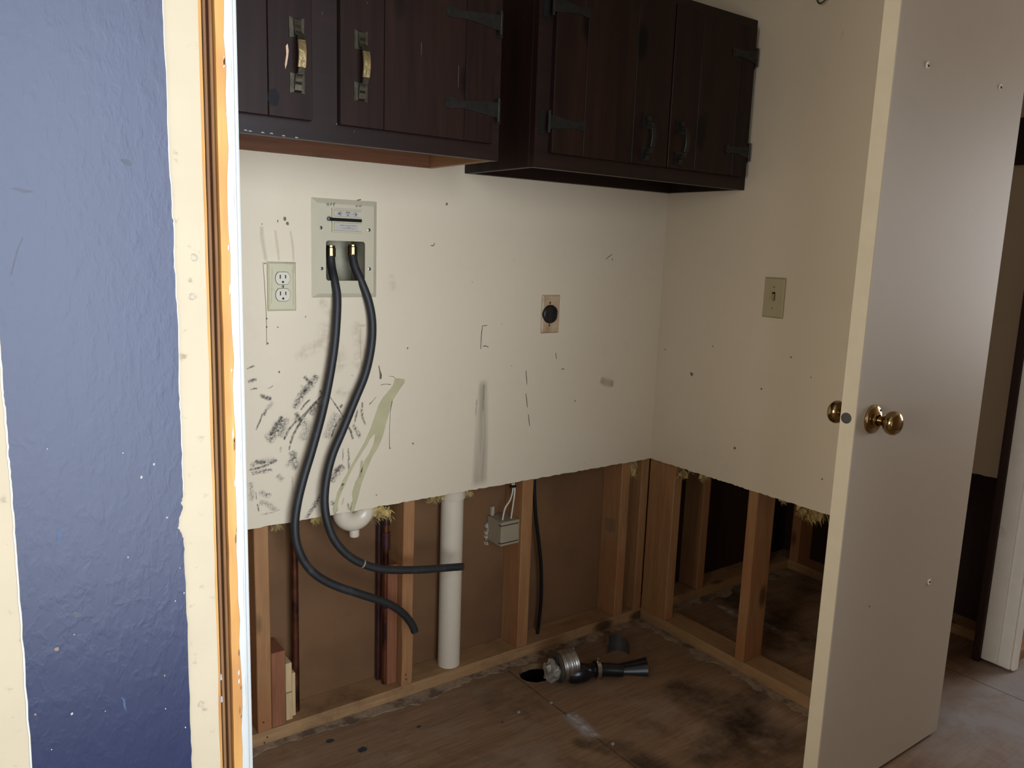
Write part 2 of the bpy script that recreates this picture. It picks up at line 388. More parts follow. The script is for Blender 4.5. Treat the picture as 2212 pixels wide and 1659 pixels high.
# ------------------------------------------------------------------ the setting: floor, walls, ceiling
YF, YI, ZD, ZC = -0.89, -0.81, 0.5876, 2.30      # front wall faces, height of the cut drywall edge, ceiling
def struct(name, loc, label, cat): return thing(name, loc, label, cat, None, 'structure')
def circle(cx, cy, r, n=24, ry=None, jit=0.0, sd=3):
    q = random.Random(sd); ry = ry or r
    return [(cx+math.cos(2*math.pi*k/n)*r*(1+q.uniform(-jit, jit)), cy+math.sin(2*math.pi*k/n)*ry*(1+q.uniform(-jit, jit))) for k in range(n)]
floor = struct('floor', (-.5, -1.1, -.03), 'bare stained plywood subfloor with dark water marks', 'floor')
seams = [-3.25, -1.81, -0.59, 0.607, 1.83, 2.25]
HOLE = fl(1161, 1453)
for a, b in zip(seams, seams[1:]):
    out = [(a+.0022, -2.62), (b-.0022, -2.62), (b-.0022, .12), (a+.0022, .12)]
    if abs(a+.59) < .01:
        out = [(a+.0022, -2.62), (b-.0022, -2.62), (b-.0022, .12)] + ragged((a+.003, .12), (a+.003, -2.62), 60, .0022, 5)[0:-1]
    hl = [circle(HOLE[0], HOLE[1], .060, 26, .052, .05)] if a < HOLE[0] < b else []
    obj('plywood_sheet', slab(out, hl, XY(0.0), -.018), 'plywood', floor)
bx('joist_space', 'dark_subfloor', floor, -3.25, 2.25, -2.62, .12, -.30, -.26, 0)
for x_ in (-1.9, -.75, -.28, .9): bx('joist', 'dark_subfloor', floor, x_, x_+.04, -2.62, .12, -.26, -.0185, 0)
bx('joist', 'dark_subfloor', floor, -3.25, 2.25, .08, .12, -.26, -.0185, 0)
bx('joist', 'dark_subfloor', floor, -3.25, 2.25, -2.62, -2.58, -.26, -.0185, 0)
# lighter ragged strips of old flooring left along the bottom plates
def remnant(p, q, w, n, sd, side):
    r = random.Random(sd); ins = []
    for i in range(n):
        t = i/(n-1); ww = w*(.65+.6*noise.noise(Vector((t*9, sd, 0)))+.18*r.uniform(-1, 1))
        ww = max(.006, ww)
        ins.append((p[0]+(q[0]-p[0])*t+side[0]*ww, p[1]+(q[1]-p[1])*t+side[1]*ww))
    return [p, q]+ins[::-1]
obj('flooring_remnant', slab(remnant((-1.72, .012), (-.05, .012), .052, 90, 2, (0, -1)), [], XY(.0004), .0018), 'floor_edge', floor)
obj('flooring_remnant', slab(remnant((.012, -.75), (.012, .01), .050, 60, 9, (-1, 0)), [], XY(.0004), .0018), 'floor_edge', floor)
obj('flooring_remnant', slab(remnant((.15, .012), (.84, .012), .06, 40, 4, (0, -1)), [], XY(.0004), .0018), 'floor_edge', floor)
for px, py, r in ((826, 1529, .008), (713, 1601, .011), (782, 1620, .013), (905, 1570, .006), (1085, 1560, .004)):
    c = fl(px, py); obj('knot', patch(circle(c[0], c[1], r, 12, r*.8, .25, int(px)), XY(.0008)), 'dent_dark', floor)
for k, (px, py) in enumerate(((1245, 1549), (1323, 1609), (1227, 1547), (1120, 1540), (1190, 1520))):
    c = fl(px, py); obj('plaster_crumb', rough(box(B(), c[0]-.004, c[0]+.005, c[1]-.004, c[1]+.004, .0005, .005, .001), .002, 200), 'chip_white', floor)
def fdecal(pts, wd, mat): return obj('stain_tone', ribbon([fl(*p) for p in pts], wd, XY(.0012)), mat, floor)
fdecal([(1545, 1305), (1575, 1318), (1592, 1335)], [.03, .05, .05], 'pale_patch')  # bright pale patches on the floor
fdecal([(1640, 1345), (1690, 1368)], .05, 'pale_patch')
fdecal([(1225, 1540), (1290, 1600)], .06, 'pale_patch')
fdecal([(1440, 1470), (1560, 1530), (1700, 1640)], [.16, .24, .26], 'stain_and_shade')
fdecal([(1500, 1660), (1600, 1560), (1640, 1480)], [.10, .16, .10], 'stain_and_shade')
fdecal([(1230, 1600), (1350, 1620), (1480, 1700)], [.05, .10, .12], 'stain_and_shade')
fdecal([(1560, 1250), (1620, 1300), (1740, 1420)], [.2, .3, .34], 'stain_and_shade')  # painted shade: darkens the floor of the dim small room
fdecal([(900, 1580), (960, 1560), (1010, 1535)], .012, 'smear_grey')

ceil = bx('ceiling', 'ceiling_paint', None, -3.25, 2.25, -2.62, .12, ZC, ZC+.03, 0); tag(ceil, 'plain off white ceiling above the laundry nook', 'ceiling', kind='structure')

# --- back wall of the nook: cut drywall, studs, plate and the paper backing of the far side
wback = struct('wall_back', (-.88, .05, 0), 'scuffed off-white back wall with its lower drywall cut away to the studs', 'wall')
BOXHOLE = [(-1.172, 1.174), (-1.056, 1.174), (-1.056, 1.284), (-1.172, 1.284)]
dw_out = ragged((-1.76, ZD), (0.0, ZD), 150, .0014, 11) + [(0.0, ZC), (-1.76, ZC)]
dryA = obj('drywall', slab(dw_out, [BOXHOLE], XZ(0.0), .0127), 'wall_paint', wback)
YS, YB = .0132, .102
bx('bottom_plate', 'pine_plate', wback, -1.80, .10, YS, YB, 0, .0365)
bx('backing_panel', 'paper_backing', wback, -1.90, .10, YB+.0005, YB+.012, 0, ZC, 0)
def stud(parent, x0, x1, y0=YS, y1=YB, z0=.0368, z1=ZC-.04, mat='pine', wav=.0012):
    bm = box(B(), x0, x1, y0, y1, z0, z1)
    bmesh.ops.bisect_plane(bm, geom=bm.verts[:]+bm.edges[:]+bm.faces[:], plane_co=(0, 0, .3), plane_no=(0, 0, 1))
    es = [e for e in bm.edges if abs(e.verts[0].co.z-e.verts[1].co.z) > .05]
    bmesh.ops.subdivide_edges(bm, edges=es, cuts=7, use_grid_fill=True)
    for v in bm.verts:
        n = noise.noise(Vector((x0*13, y0*7, v.co.z*9))); v.co.x += n*wav
    bmesh.ops.bevel(bm, geom=[e for e in bm.edges if len(e.link_faces) == 2 and e.calc_face_angle(0) > 1.2], offset=.0018, segments=1, affect='EDGES')
    return obj('stud', bm, mat, parent)
stud(wback, -1.345, -1.309)
stud(wback, -1.395, -1.3475, .075, YB)
stud(wback, -.9355, -.901, wav=.004)
stud(wback, -.529, -.488)
stud(wback, -.115, -.077)
stud(wback, -.023, .0118)
# short cripple and offcuts standing beside the first stud
bx('block', 'pine_red', wback, -1.3075, -1.2705, YS+.001, .095, .037, .243, .002)
bx('shim', 'pine_light', wback, -1.2655, -1.2485, .028, .09, .037, .113, .001)
bx('shim', 'pine_light', wback, -1.2655, -1.2485, .030, .09, .115, .196, .001)
bx('shim', 'pine_light', wback, -1.2445, -1.2355, .040, .09, .037, .159, .001)
bx('block', 'pine_red', wback, -.967, -.9365, .040, .098, .037, .395, .002)
# marks on the studs: glue smear, nail heads
gl = [at(1318, 1118, 0, -.1155), at(1318, 1150, 0, -.1155)]
obj('glue_smear', ribbon([(gl[0].y, gl[0].z), ((gl[0].y+gl[1].y)/2, (gl[0].z+gl[1].z)/2), (gl[1].y, gl[1].z)], .07, YZ(-.1163)), 'smear_grey', wback)
for px, py in ((569, 1560), (577, 1592), (571, 1604), (876, 1457), (877, 1467)):
    c = wa(px, py, YS); obj('nail_head', lathe(B(), [(0, 0), (.0022, 0), (.0022, .001), (0, .001)], (c[0], YS-.0008, c[1]), (0, -1, 0), 8), 'black_line', wback)

def tuft(parent, c, r, n, sd, dirx=0):
    """torn end of yellow glass-fibre batt hanging below the cut edge"""
    q = random.Random(sd); bm = B()
    for k in range(n):
        cc = Vector(c)+Vector((q.uniform(-r, r), q.uniform(-.25, .25)*r, q.uniform(-.35, .5)*r))
        g = bmesh.ops.create_icosphere(bm, subdivisions=2, radius=q.uniform(.25, .5)*r)
        for v in g['verts']:
            v.co += noise.noise_vector(v.co*110+Vector((sd, k, 0)))*r*.34+noise.noise_vector(v.co*300)*r*.14
            v.co.z *= 1.25; v.co += cc
    for k in range(n*26):
        p = Vector(c)+Vector((q.uniform(-1.1, 1.1)*r, q.uniform(-.4, .3)*r, q.uniform(-.7, .3)*r)); l = q.uniform(.3, .9)*r
        d = Vector((q.uniform(-.6, .6), q.uniform(-.6, .3), -q.uniform(.3, 1))).normalized()*l; s = Vector((q.uniform(-1, 1), q.uniform(-1, 1), 0)).normalized()*.0007
        vs = [bm.verts.new(p-s), bm.verts.new(p+s), bm.verts.new(p+d*.6+s+Vector((0, 0, .1*l))), bm.verts.new(p+d)]
        bm.faces.new((vs[0], vs[1], vs[2])); bm.faces.new((vs[0], vs[2], vs[3]))
    o = obj('insulation', bm, 'insulation', parent); o['kind'] = 'stuff'; return o
for px, py, r, n, sd in ((822, 1112, .028, 5, 1), (936, 1078, .020, 4, 2), (968, 1072, .020, 4, 12), (1012, 1070, .014, 3, 3), (1372, 1015, .034, 7, 4), (600, 1140, .014, 4, 5), (690, 1126, .016, 4, 6)):
    p = at(px, py, 1, .045); tuft(wback, (p.x, .045, p.z+.008), r, n, sd)

# --- right wall of the nook
wright = struct('wall_right', (.05, -.4, 0), 'off-white right wall with its lower drywall cut open between bare studs', 'wall')
dw_out = ragged((0.0, ZD), (YI, ZD), 90, .0014, 21) + [(YI, ZC), (0.0, ZC)]
dryB = obj('drywall', slab(dw_out, [], YZ(0.0), .0127), 'wall_paint', wright)
obj('drywall', slab(ragged((0.0, .63), (YI, .63), 40, .003, 22)+[(YI, ZC), (0, ZC)], [], YZ(.1025), .0127), 'wall_paint', wright)
bx('bottom_plate', 'pine_plate_y', wright, YS, YB, YI, .0125, 0, .0365)
def studB(y0, y1, x0=YS, x1=YB, mat='pine'):
    bm = box(B(), x0, x1, y0, y1, .0368, ZC-.04, .0018); return obj('stud', bm, mat, wright)
studB(-.103, .0115, YS, .0505)
studB(-.431, -.397)
studB(-.806, -.77)
for px, py, r, n, sd in ((1478, 1024, .024, 4, 7), (1520, 1035, .018, 4, 17), (1697, 1078, .020, 4, 8), (1735, 1105, .022, 4, 9), (1765, 1108, .036, 7, 10)):
    p = at(px, py, 0, .045); tuft(wright, (.045, p.y, p.z+.008), r, n, sd)

# --- the room beyond the right wall: far wall, its studs
wfar = struct('wall_far', (.9, -.4, 0), 'pale cut-off wall of the small room seen beyond the open door', 'wall')
obj('drywall', slab(ragged((0.10, .582), (YI, .582), 50, .0018, 31)+[(YI, ZC), (.10, ZC)], [], YZ(.86), .0127), 'wall_paint', wfar)
bx('bottom_plate', 'pine_plate_y', wfar, .8732, .962, YI, .10, 0, .0365)
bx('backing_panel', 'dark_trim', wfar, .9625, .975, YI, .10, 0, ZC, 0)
bx('trim_board', 'dark_trim', wfar, .845, .8598, YI, .0, 1.587, 1.73, .002)
for y0, y1 in ((-.03, .01), (-.42, -.385)): obj('stud', box(B(), .8732, .962, y0, y1, .0368, ZC-.04, .0018), 'pine', wfar)
wnext = struct('wall_next', (.5, .05, 0), 'dim back wall with one bare stud in the small room beyond', 'wall')
obj('drywall', slab(ragged((.1155, .60), (.8595, .60), 60, .002, 41)+[(.8595, ZC), (.1155, ZC)], [], XZ(0.0), .0127), 'wall_paint', wnext)
bx('backing_panel', 'dark_trim', wnext, .1005, .98, YB+.0005, YB+.012, 0, ZC, 0)  # dimness of the small room put into a darker backing colour
bx('bottom_plate', 'pine_plate', wnext, .1155, .8725, YS, YB, 0, .0365)
for a in (.306, .70): obj('stud', box(B(), a, a+.038, YS, YB, .0368, ZC-.04, .0018), 'pine', wnext)

# --- front wall: blue painted wallboard left of the opening, piers right of it
wfront = struct('wall_front', (-1.8, -.85, 0), 'blue painted wall strip bordered by bare cream board', 'wall')
xj = [wa(p, 1000, YF)[0] for p in (457, 464, 474, 490, 507, 519, 528, 540)]
cream_l = wa(0, 1610, YF)[0]-.006
obj('wallboard', slab(ragged((xj[0], 0), (xj[0], ZC), 60, .0006, 51)+[(cream_l-.02, ZC)]+ragged((cream_l-.02, ZC), (cream_l-.02, 0), 20, .0006, 52)[1:], [], XZ(YF), .0075), 'cream_board', wfront)
bx('framing', 'pine', wfront, cream_l+.02, xj[0]-.012, YF+.0078, YI, 0, ZC, 0)
# blue paint film, torn along both edges where the casings came off
right_px = [(350, 0), (355, 120), (362, 300), (367, 400), (371, 470), (374, 480), (375, 560), (379, 640), (384, 720), (386, 850), (389, 900), (392, 1000), (395, 1070), (391, 1085), (395, 1097), (386, 1122), (384, 1140), (390, 1150), (396, 1162), (398, 1200), (402, 1300), (407, 1420), (411, 1560), (414, 1659)]
left_px = [(0, 730), (8, 838), (12, 880), (18, 935), (20, 985), (25, 1040), (29, 1085), (33, 1150), (38, 1215), (48, 1350), (57, 1480), (70, 1659)]
rp = [wa(a, b, YF) for a, b in right_px]; lp = [wa(a, b, YF) for a, b in left_px]
q = random.Random(4)
def densify(P, amp):
    out = []
    for a, b in zip(P, P[1:]):
        for k in range(5):
            t = k/5; out.append((a[0]+(b[0]-a[0])*t+q.uniform(-amp, amp), a[1]+(b[1]-a[1])*t))
    return out+[P[-1]]
rp = densify(rp, .0006); lp = densify(lp, .0005)
poly = [(rp[0][0], ZC)]+rp+[(rp[-1][0], 0.0), (lp[-1][0], 0.0)]+lp[::-1]+[(lp[0][0], ZC)]
film = obj('paint_film', slab(poly, [], XZ(YF-.0010), .0009), 'blue_paint', wfront)
obj('caulk_bead', ribbon([(x-.0012, z) for x, z in lp], [.0014+.0006*q.random() for _ in lp], XZ(YF-.0012)), 'caulk', wfront)
obj('caulk_bead', ribbon([(x+.0006, z) for x, z in rp[:60]], [.0006+.0005*q.random() for _ in rp[:60]], XZ(YF-.0012)), 'caulk', wfront)
def fmark(name, pts, wd, mat):
    P = [wa(a, b, YF-.0014) for a, b in pts]
    return obj(name, ribbon(P, wd, XZ(YF-.0014)), mat, film)
fmark('dent', [(24, 406), (40, 409), (52, 413), (72, 414)], [.0005, .003, .0035, .0005], 'dent_dark')
fmark('scratch', [(50, 512), (40, 535), (33, 560), (24, 595)], [.0006, .0014, .0014, .0006], 'dent_dark')
for px, py, r, mm in ((332, 1002, 3, 'chip_white'), (305, 1030, 3, 'chip_white'), (102, 969, 1.5, 'chip_white'), (265, 978, 1.5, 'chip_white'), (276, 1203, 2, 'chip_white'), (388, 1226, 1.5, 'chip_white'), (397, 1280, 2.2, 'chip_white'), (378, 1297, 2, 'chip_white'), (123, 1401, 6, 'chip_tan'), (160, 1370, 1.6, 'chip_white'), (355, 1458, 2.5, 'chip_tan'), (357, 1530, 2, 'chip_white'), (76, 1542, 3, 'chip_tan'), (155, 1541, 3, 'chip_white'), (227, 1535, 1.5, 'chip_white'), (400, 1570, 2, 'chip_white'), (111, 1618, 1.5, 'chip_white'), (360, 1117, 2.2, 'chip_white')):
    c = wa(px, py, YF); obj('paint_chip', patch(circle(c[0], c[1], r*.0004, 8, r*.00055, .35, px), XZ(YF-.0014)), mm, film)
fmark('paint_smear', [(126, 1143), (128, 1155), (127, 1170), (131, 1185)], [.0015, .004, .003, .0006], 'chip_blue')
fmark('paint_smear', [(262, 1506), (268, 1512), (269, 1525), (272, 1535)], [.0008, .002, .0022, .0006], 'chip_blue')
fmark('paint_smear', [(361, 1262), (358, 1270)], [.001, .003], 'chip_blue')
fmark('dark_spot', [(262, 345), (275, 350), (285, 356)], [.002, .006, .002], 'dent_dark')
fmark('dark_spot', [(158, 1322), (168, 1328), (176, 1330)], [.003, .007, .002], 'dent_dark')
for px, py in ((418, 556), (414, 641), (433, 1521)):
    c = wa(px, py, YF); obj('nail_hole', rough(lathe(B(), [(.0044, 0), (.0032, .0012), (.0010, .0002), (0, -.002)], (c[0], YF, c[1]), (0, -1, 0), 12), .0012, 260), 'plaster_chip', wfront)
# piers and headers around the openings of the front wall
bx('pier', 'wall_paint', wfront, -.12, .185, YF+.0005, YI, 0, ZC, 0)
bx('header', 'wall_paint', wfront, -1.655, -.12, YF, YI, 2.06, ZC, 0)
bx('header', 'wall_paint', wfront, .185, .78, YF, YI, 2.06, ZC, 0)
obj('wallboard', slab(ragged((.79, .58), (2.25, .58), 60, .002, 61)+[(2.25, ZC), (.79, ZC)], [], XZ(YF), .0127), 'wall_paint', wfront)
for a in (.80, 1.2, 1.6): obj('stud', box(B(), a, a+.038, YF+.013, YI-.0005, .0368, ZC-.04, .0018), 'pine', wfront)
bx('bottom_plate', 'pine_plate', wfront, .775, 2.25, YF+.013, YI-.0005, 0, .0365)
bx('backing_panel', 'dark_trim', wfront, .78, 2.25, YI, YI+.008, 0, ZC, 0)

# --- bare door jamb left of the opening
jam = struct('trim_1', (-1.67, -.85, 0), 'raw wooden door jamb with torn paint and a white painted stop', 'door jamb')
def vstrip(name, mat, x0, x1, y0, y1, amp=.0006, sd=1, z1=2.06):
    r = random.Random(sd); n = 70
    bm = slab([(x1+r.uniform(-amp, amp)*.4, z1*i/(n-1)) for i in range(n)]+[(x0+r.uniform(-amp, amp), z1*(n-1-i)/(n-1)) for i in range(n)], [], XZ(y0), y1-y0)
    return obj(name, bm, mat, jam)
vstrip('board_edge', 'jamb_raw', xj[0]-.001, xj[1], YF+.003, YF+.010, .0004, 2)
bx('shaded_framing', 'jamb_gap_shade', jam, xj[0]-.010, xj[4], YF+.036, YI, 0, 2.06, 0)  # framing in the gap, with the shade of the recess put into its colour
bx('shim_strip', 'jamb_brown', jam, xj[2], xj[2]+.0042, YF+.018, YF+.036, 0, 2.06, .001)
bx('framing_edge', 'jamb_brown', jam, xj[2]+.0046, xj[3], YF+.010, YF+.036, 0, 2.06, .001)
vstrip('jamb_board', 'jamb_raw', xj[3], xj[5], YF+.001, YI, .0003, 5)
vstrip('paint_film', 'trim_white', xj[4]+.0008, xj[5]+.0006, YF-.0002, YI, .0017, 6)
bx('door_stop', 'trim_white', jam, xj[5]+.0007, xj[6], YF+.004, YI, 0, 2.06, .0012)
bx('door_stop', 'trim_white', jam, xj[6]+.0003, xj[7], YF+.013, YI+.002, 0, 2.06, .002, 2)
r_ = random.Random(8)
for k in range(26):
    z = r_.uniform(.45, 1.6); x = xj[4]+r_.uniform(-.0012, .0012); h = r_.uniform(.004, .018)
    obj('torn_paint', patch([(x-.0007, z), (x+.0007, z+h*.2), (x+.0009, z+h*.7), (x, z+h), (x-.0009, z+h*.5)], XZ(YF+.0006)), 'paint_torn' if k % 2 else 'jamb_brown', jam)
for z in (.52, .545, .56, .60, .70, .73): obj('plaster_crumb', rough(box(B(), xj[1]-.0005, xj[1]+.002, YF+.002, YF+.006, z, z+.008, .0005), .001, 300), 'chip_white', jam)
bx('door_jamb', 'jamb_raw', jam, cream_l-.0195, cream_l+.0002, YF-.0006, YI, 0, 2.06, .001)

# --- doorway to the small room on the right
jr = struct('trim_2', (.75, -.85, 0), 'white painted door jamb beside a dark strip at the far right', 'door jamb')
bx('jamb_board', 'casing_white', jr, .7555, .775, YF, YI, .006, 2.06, .0015)
bx('door_stop', 'casing_white', jr, .745, .7553, -.855, YI+.003, .012, 2.06, .0015)
bx('dark_strip', 'dark_trim', jr, .735, .7553, YI+.0035, YI+.026, .0, 2.06, .0015)
bx('casing', 'casing_white', jr, .760, .7895, YF-.012, YF-.0003, .004, 2.10, .003)
bx('hinge_jamb', 'casing_white', jr, .1855, .200, YF, YI, .0, 2.06, .0015)

# --- the rest of the room around the photographer
wleft = struct('wall_left', (-1.81, -.4, 0), 'plain off-white left wall of the nook', 'wall')
bx('drywall', 'wall_paint', wleft, -1.87, -1.7605, YI+.0005, .10, 0, ZC, 0)
bx('drywall', 'wall_paint', wleft, -3.25, -3.20, -2.12, .10, 0, ZC, 0)
bx('drywall', 'wall_paint', wleft, -3.20, -2.75, YF, YI, 0, ZC, 0)
bx('header', 'wall_paint', wleft, -2.75, -1.945, YF, YI, 2.06, ZC, 0)
bx('drywall', 'wall_paint', wleft, -3.20, -1.905, .06, .10, 0, ZC, 0)
wout = struct('wall_outer', (-.5, -2.5, 0), 'beige outer wall with the open entrance behind the camera', 'wall')
bx('panel', 'outer_wall', wout, -3.20, -2.09, -2.12, -2.02, 0, ZC, 0)
bx('panel', 'outer_wall', wout, -1.17, 2.25, -2.12, -2.02, 0, ZC, 0)
bx('header', 'outer_wall', wout, -2.09, -1.17, -2.12, -2.02, 2.03, ZC, 0)
wend = struct('wall_end', (2.2, -1.6, 0), 'plain end wall of the passage on the right', 'wall')
bx('panel', 'outer_wall', wend, 2.20, 2.25, -2.02, YF-.0005, 0, ZC, 0)

def window_frame(name, label, x, s):
    w_ = struct(name, (x, -1.46, .95), label, 'window')
    for y0, y1, z0, z1 in ((-1.99, -1.94, .80, 1.88), (-.985, -.93, .80, 1.88), (-1.94, -.985, .80, .85), (-1.94, -.985, 1.83, 1.88)):
        bx('window_frame', 'casing_white', w_, min(x, x+s*.03), max(x, x+s*.03), y0, y1, z0, z1, .002)
window_frame('left_fill_frame', 'added white frame around the left fill light, out of view', -3.199, 1)  # unseen frame added around the left fill light
window_frame('window_2', 'white framed window at the right end of the passage', 2.199, -1)
ent = struct('trim_3', (-1.63, -2.0, 0), 'white casing around the open entrance behind the camera', 'door casing')
for a_, b_, c_, d_ in ((-2.15, -2.092, 0, 2.09), (-1.168, -1.11, 0, 2.09), (-2.092, -1.168, 2.032, 2.09)): bx('casing', 'casing_white', ent, a_, b_, -2.0195, -2.003, c_, d_, .002)

# ------------------------------------------------------------------ white door standing open against the front wall
DX0, DX1, DY0, DY1 = -.368, .211, -.930, -.894
door = struct('door_1', ((DX0+DX1)/2, (DY0+DY1)/2, .012), 'flat off-white interior door swung open, with brass knobs', 'door')
bx('slab', 'door_paint', door, DX0, DX1, DY0, DY1, .012, 2.03, .0015)
bx('edge_strip', 'door_edge_paint', door, DX0-.0012, DX0-.0001, DY0+.0005, DY1-.0005, .013, 2.029, .0004)
KX, KZ = wa(1884, 903, DY0); KZ -= .002
def knob_set(sgn, y):
    d = (0, sgn, 0)
    rose = obj('rose', lathe(B(), [(0, 0), (.0315, 0), (.0325, .003), (.031, .0065), (.026, .010), (.018, .0125), (.0165, .015), (.0125, .016)], (KX, y, KZ), d, 36), 'brass', door, True)
    obj('knob', lathe(B(), [(.0105, .0165), (.0105, .027), (.0125, .030), (.019, .0335), (.0245, .040), (.0262, .047), (.0250, .054), (.020, .0598), (.012, .063), (.0045, .0640), (0, .0640)], (KX, y, KZ), d, 36), 'brass', door, True)
    return rose
r1 = knob_set(-1, DY0); knob_set(1, DY1)
obj('keyhole', lathe(B(), [(0, .0), (.0022, .0), (.003, .0004), (.0032, 0)], (KX+.012, DY0-.0115, KZ+.020), (0.2, -1, .3), 12), 'hole_black', r1)
lz = at(1829, 903, 0, DX0).z; ly = at(1829, 903, 0, DX0).y
obj('latch_bore', lathe(B(), [(0.0118, .0004), (.0118, .0014), (.0105, .0014), (.0100, .0006), (0, .0006)], (DX0-.0010, ly, lz), (-1, 0, 0), 24), 'galvanised', door)
for px, py in ((2004, 141), (2161, 188), (2007, 1257)):
    c = wa(px, py, DY0); ro = rough(lathe(B(), [(.008, 0), (.0062, .0022), (.0022, .0006), (0, -.003)], (c[0], DY0, c[1]), (0, -1, 0), 14), .0018, 220)
    hm = obj('screw_hole', ro, 'chip_door', door)
    obj('hole_core', lathe(B(), [(0, .0024), (.0016, .0024), (.0022, .0008)], (c[0]+.002, DY0, c[1]-.001), (0, -1, 0), 10), 'hole_black', hm)
c = wa(1878, 1310, DY0); obj('speck', lathe(B(), [(0, .0004), (.0016, .0004), (.002, 0)], (c[0], DY0, c[1]), (0, -1, 0), 8), 'black_line', door)
for z in (.22, 1.02, 1.80): obj('hinge', lathe(B(), [(0, 0), (.006, 0), (.006, .089), (0, .089)], (DX1+.003, DY1+.006, z), (0, 0, 1), 14), 'brass', door)

# ------------------------------------------------------------------ marks on the two drywall faces
PA = XZ(-.0006); PB = YZ(-.0006)
K = .00106                                         # metres per photo pixel around the hoses
def mark(pts, wpx, mat, name='scuff_mark', dense=3, jit=0.0, sd=1):
    P = [Vector((*wa(a, b), 0)) for a, b in pts]
    P = smooth_pts(P, dense) if len(P) > 2 else [P[0]+(P[1]-P[0])*k/6 for k in range(7)]
    if mat in ('scuff_light', 'scuff_hatch') and isinstance(wpx, (int, float)): wpx = wpx*1.4
    W = wpx if isinstance(wpx, (int, float)) else None
    n = len(P); q_ = random.Random(sd)
    if W is None: ws = [K*(wpx[0]+(wpx[-1]-wpx[0])*i/(n-1)) for i in range(n)]
    else: ws = [K*W*(1-.25*abs(2*i/(n-1)-1)) for i in range(n)]
    ws = [v*(1+q_.uniform(-jit, jit)) for v in ws]
    off = PA if mat not in ('smear_grey', 'smudge_brown', 'drip_green', 'drip_tan') else XZ(-.0004)
    return obj(name, ribbon([(p.x, p.y) for p in P], ws, off), mat, dryA)
def zz(x, y): return (520+.21698*x, 780+.21698*y)           # detail view of the scuffed corner
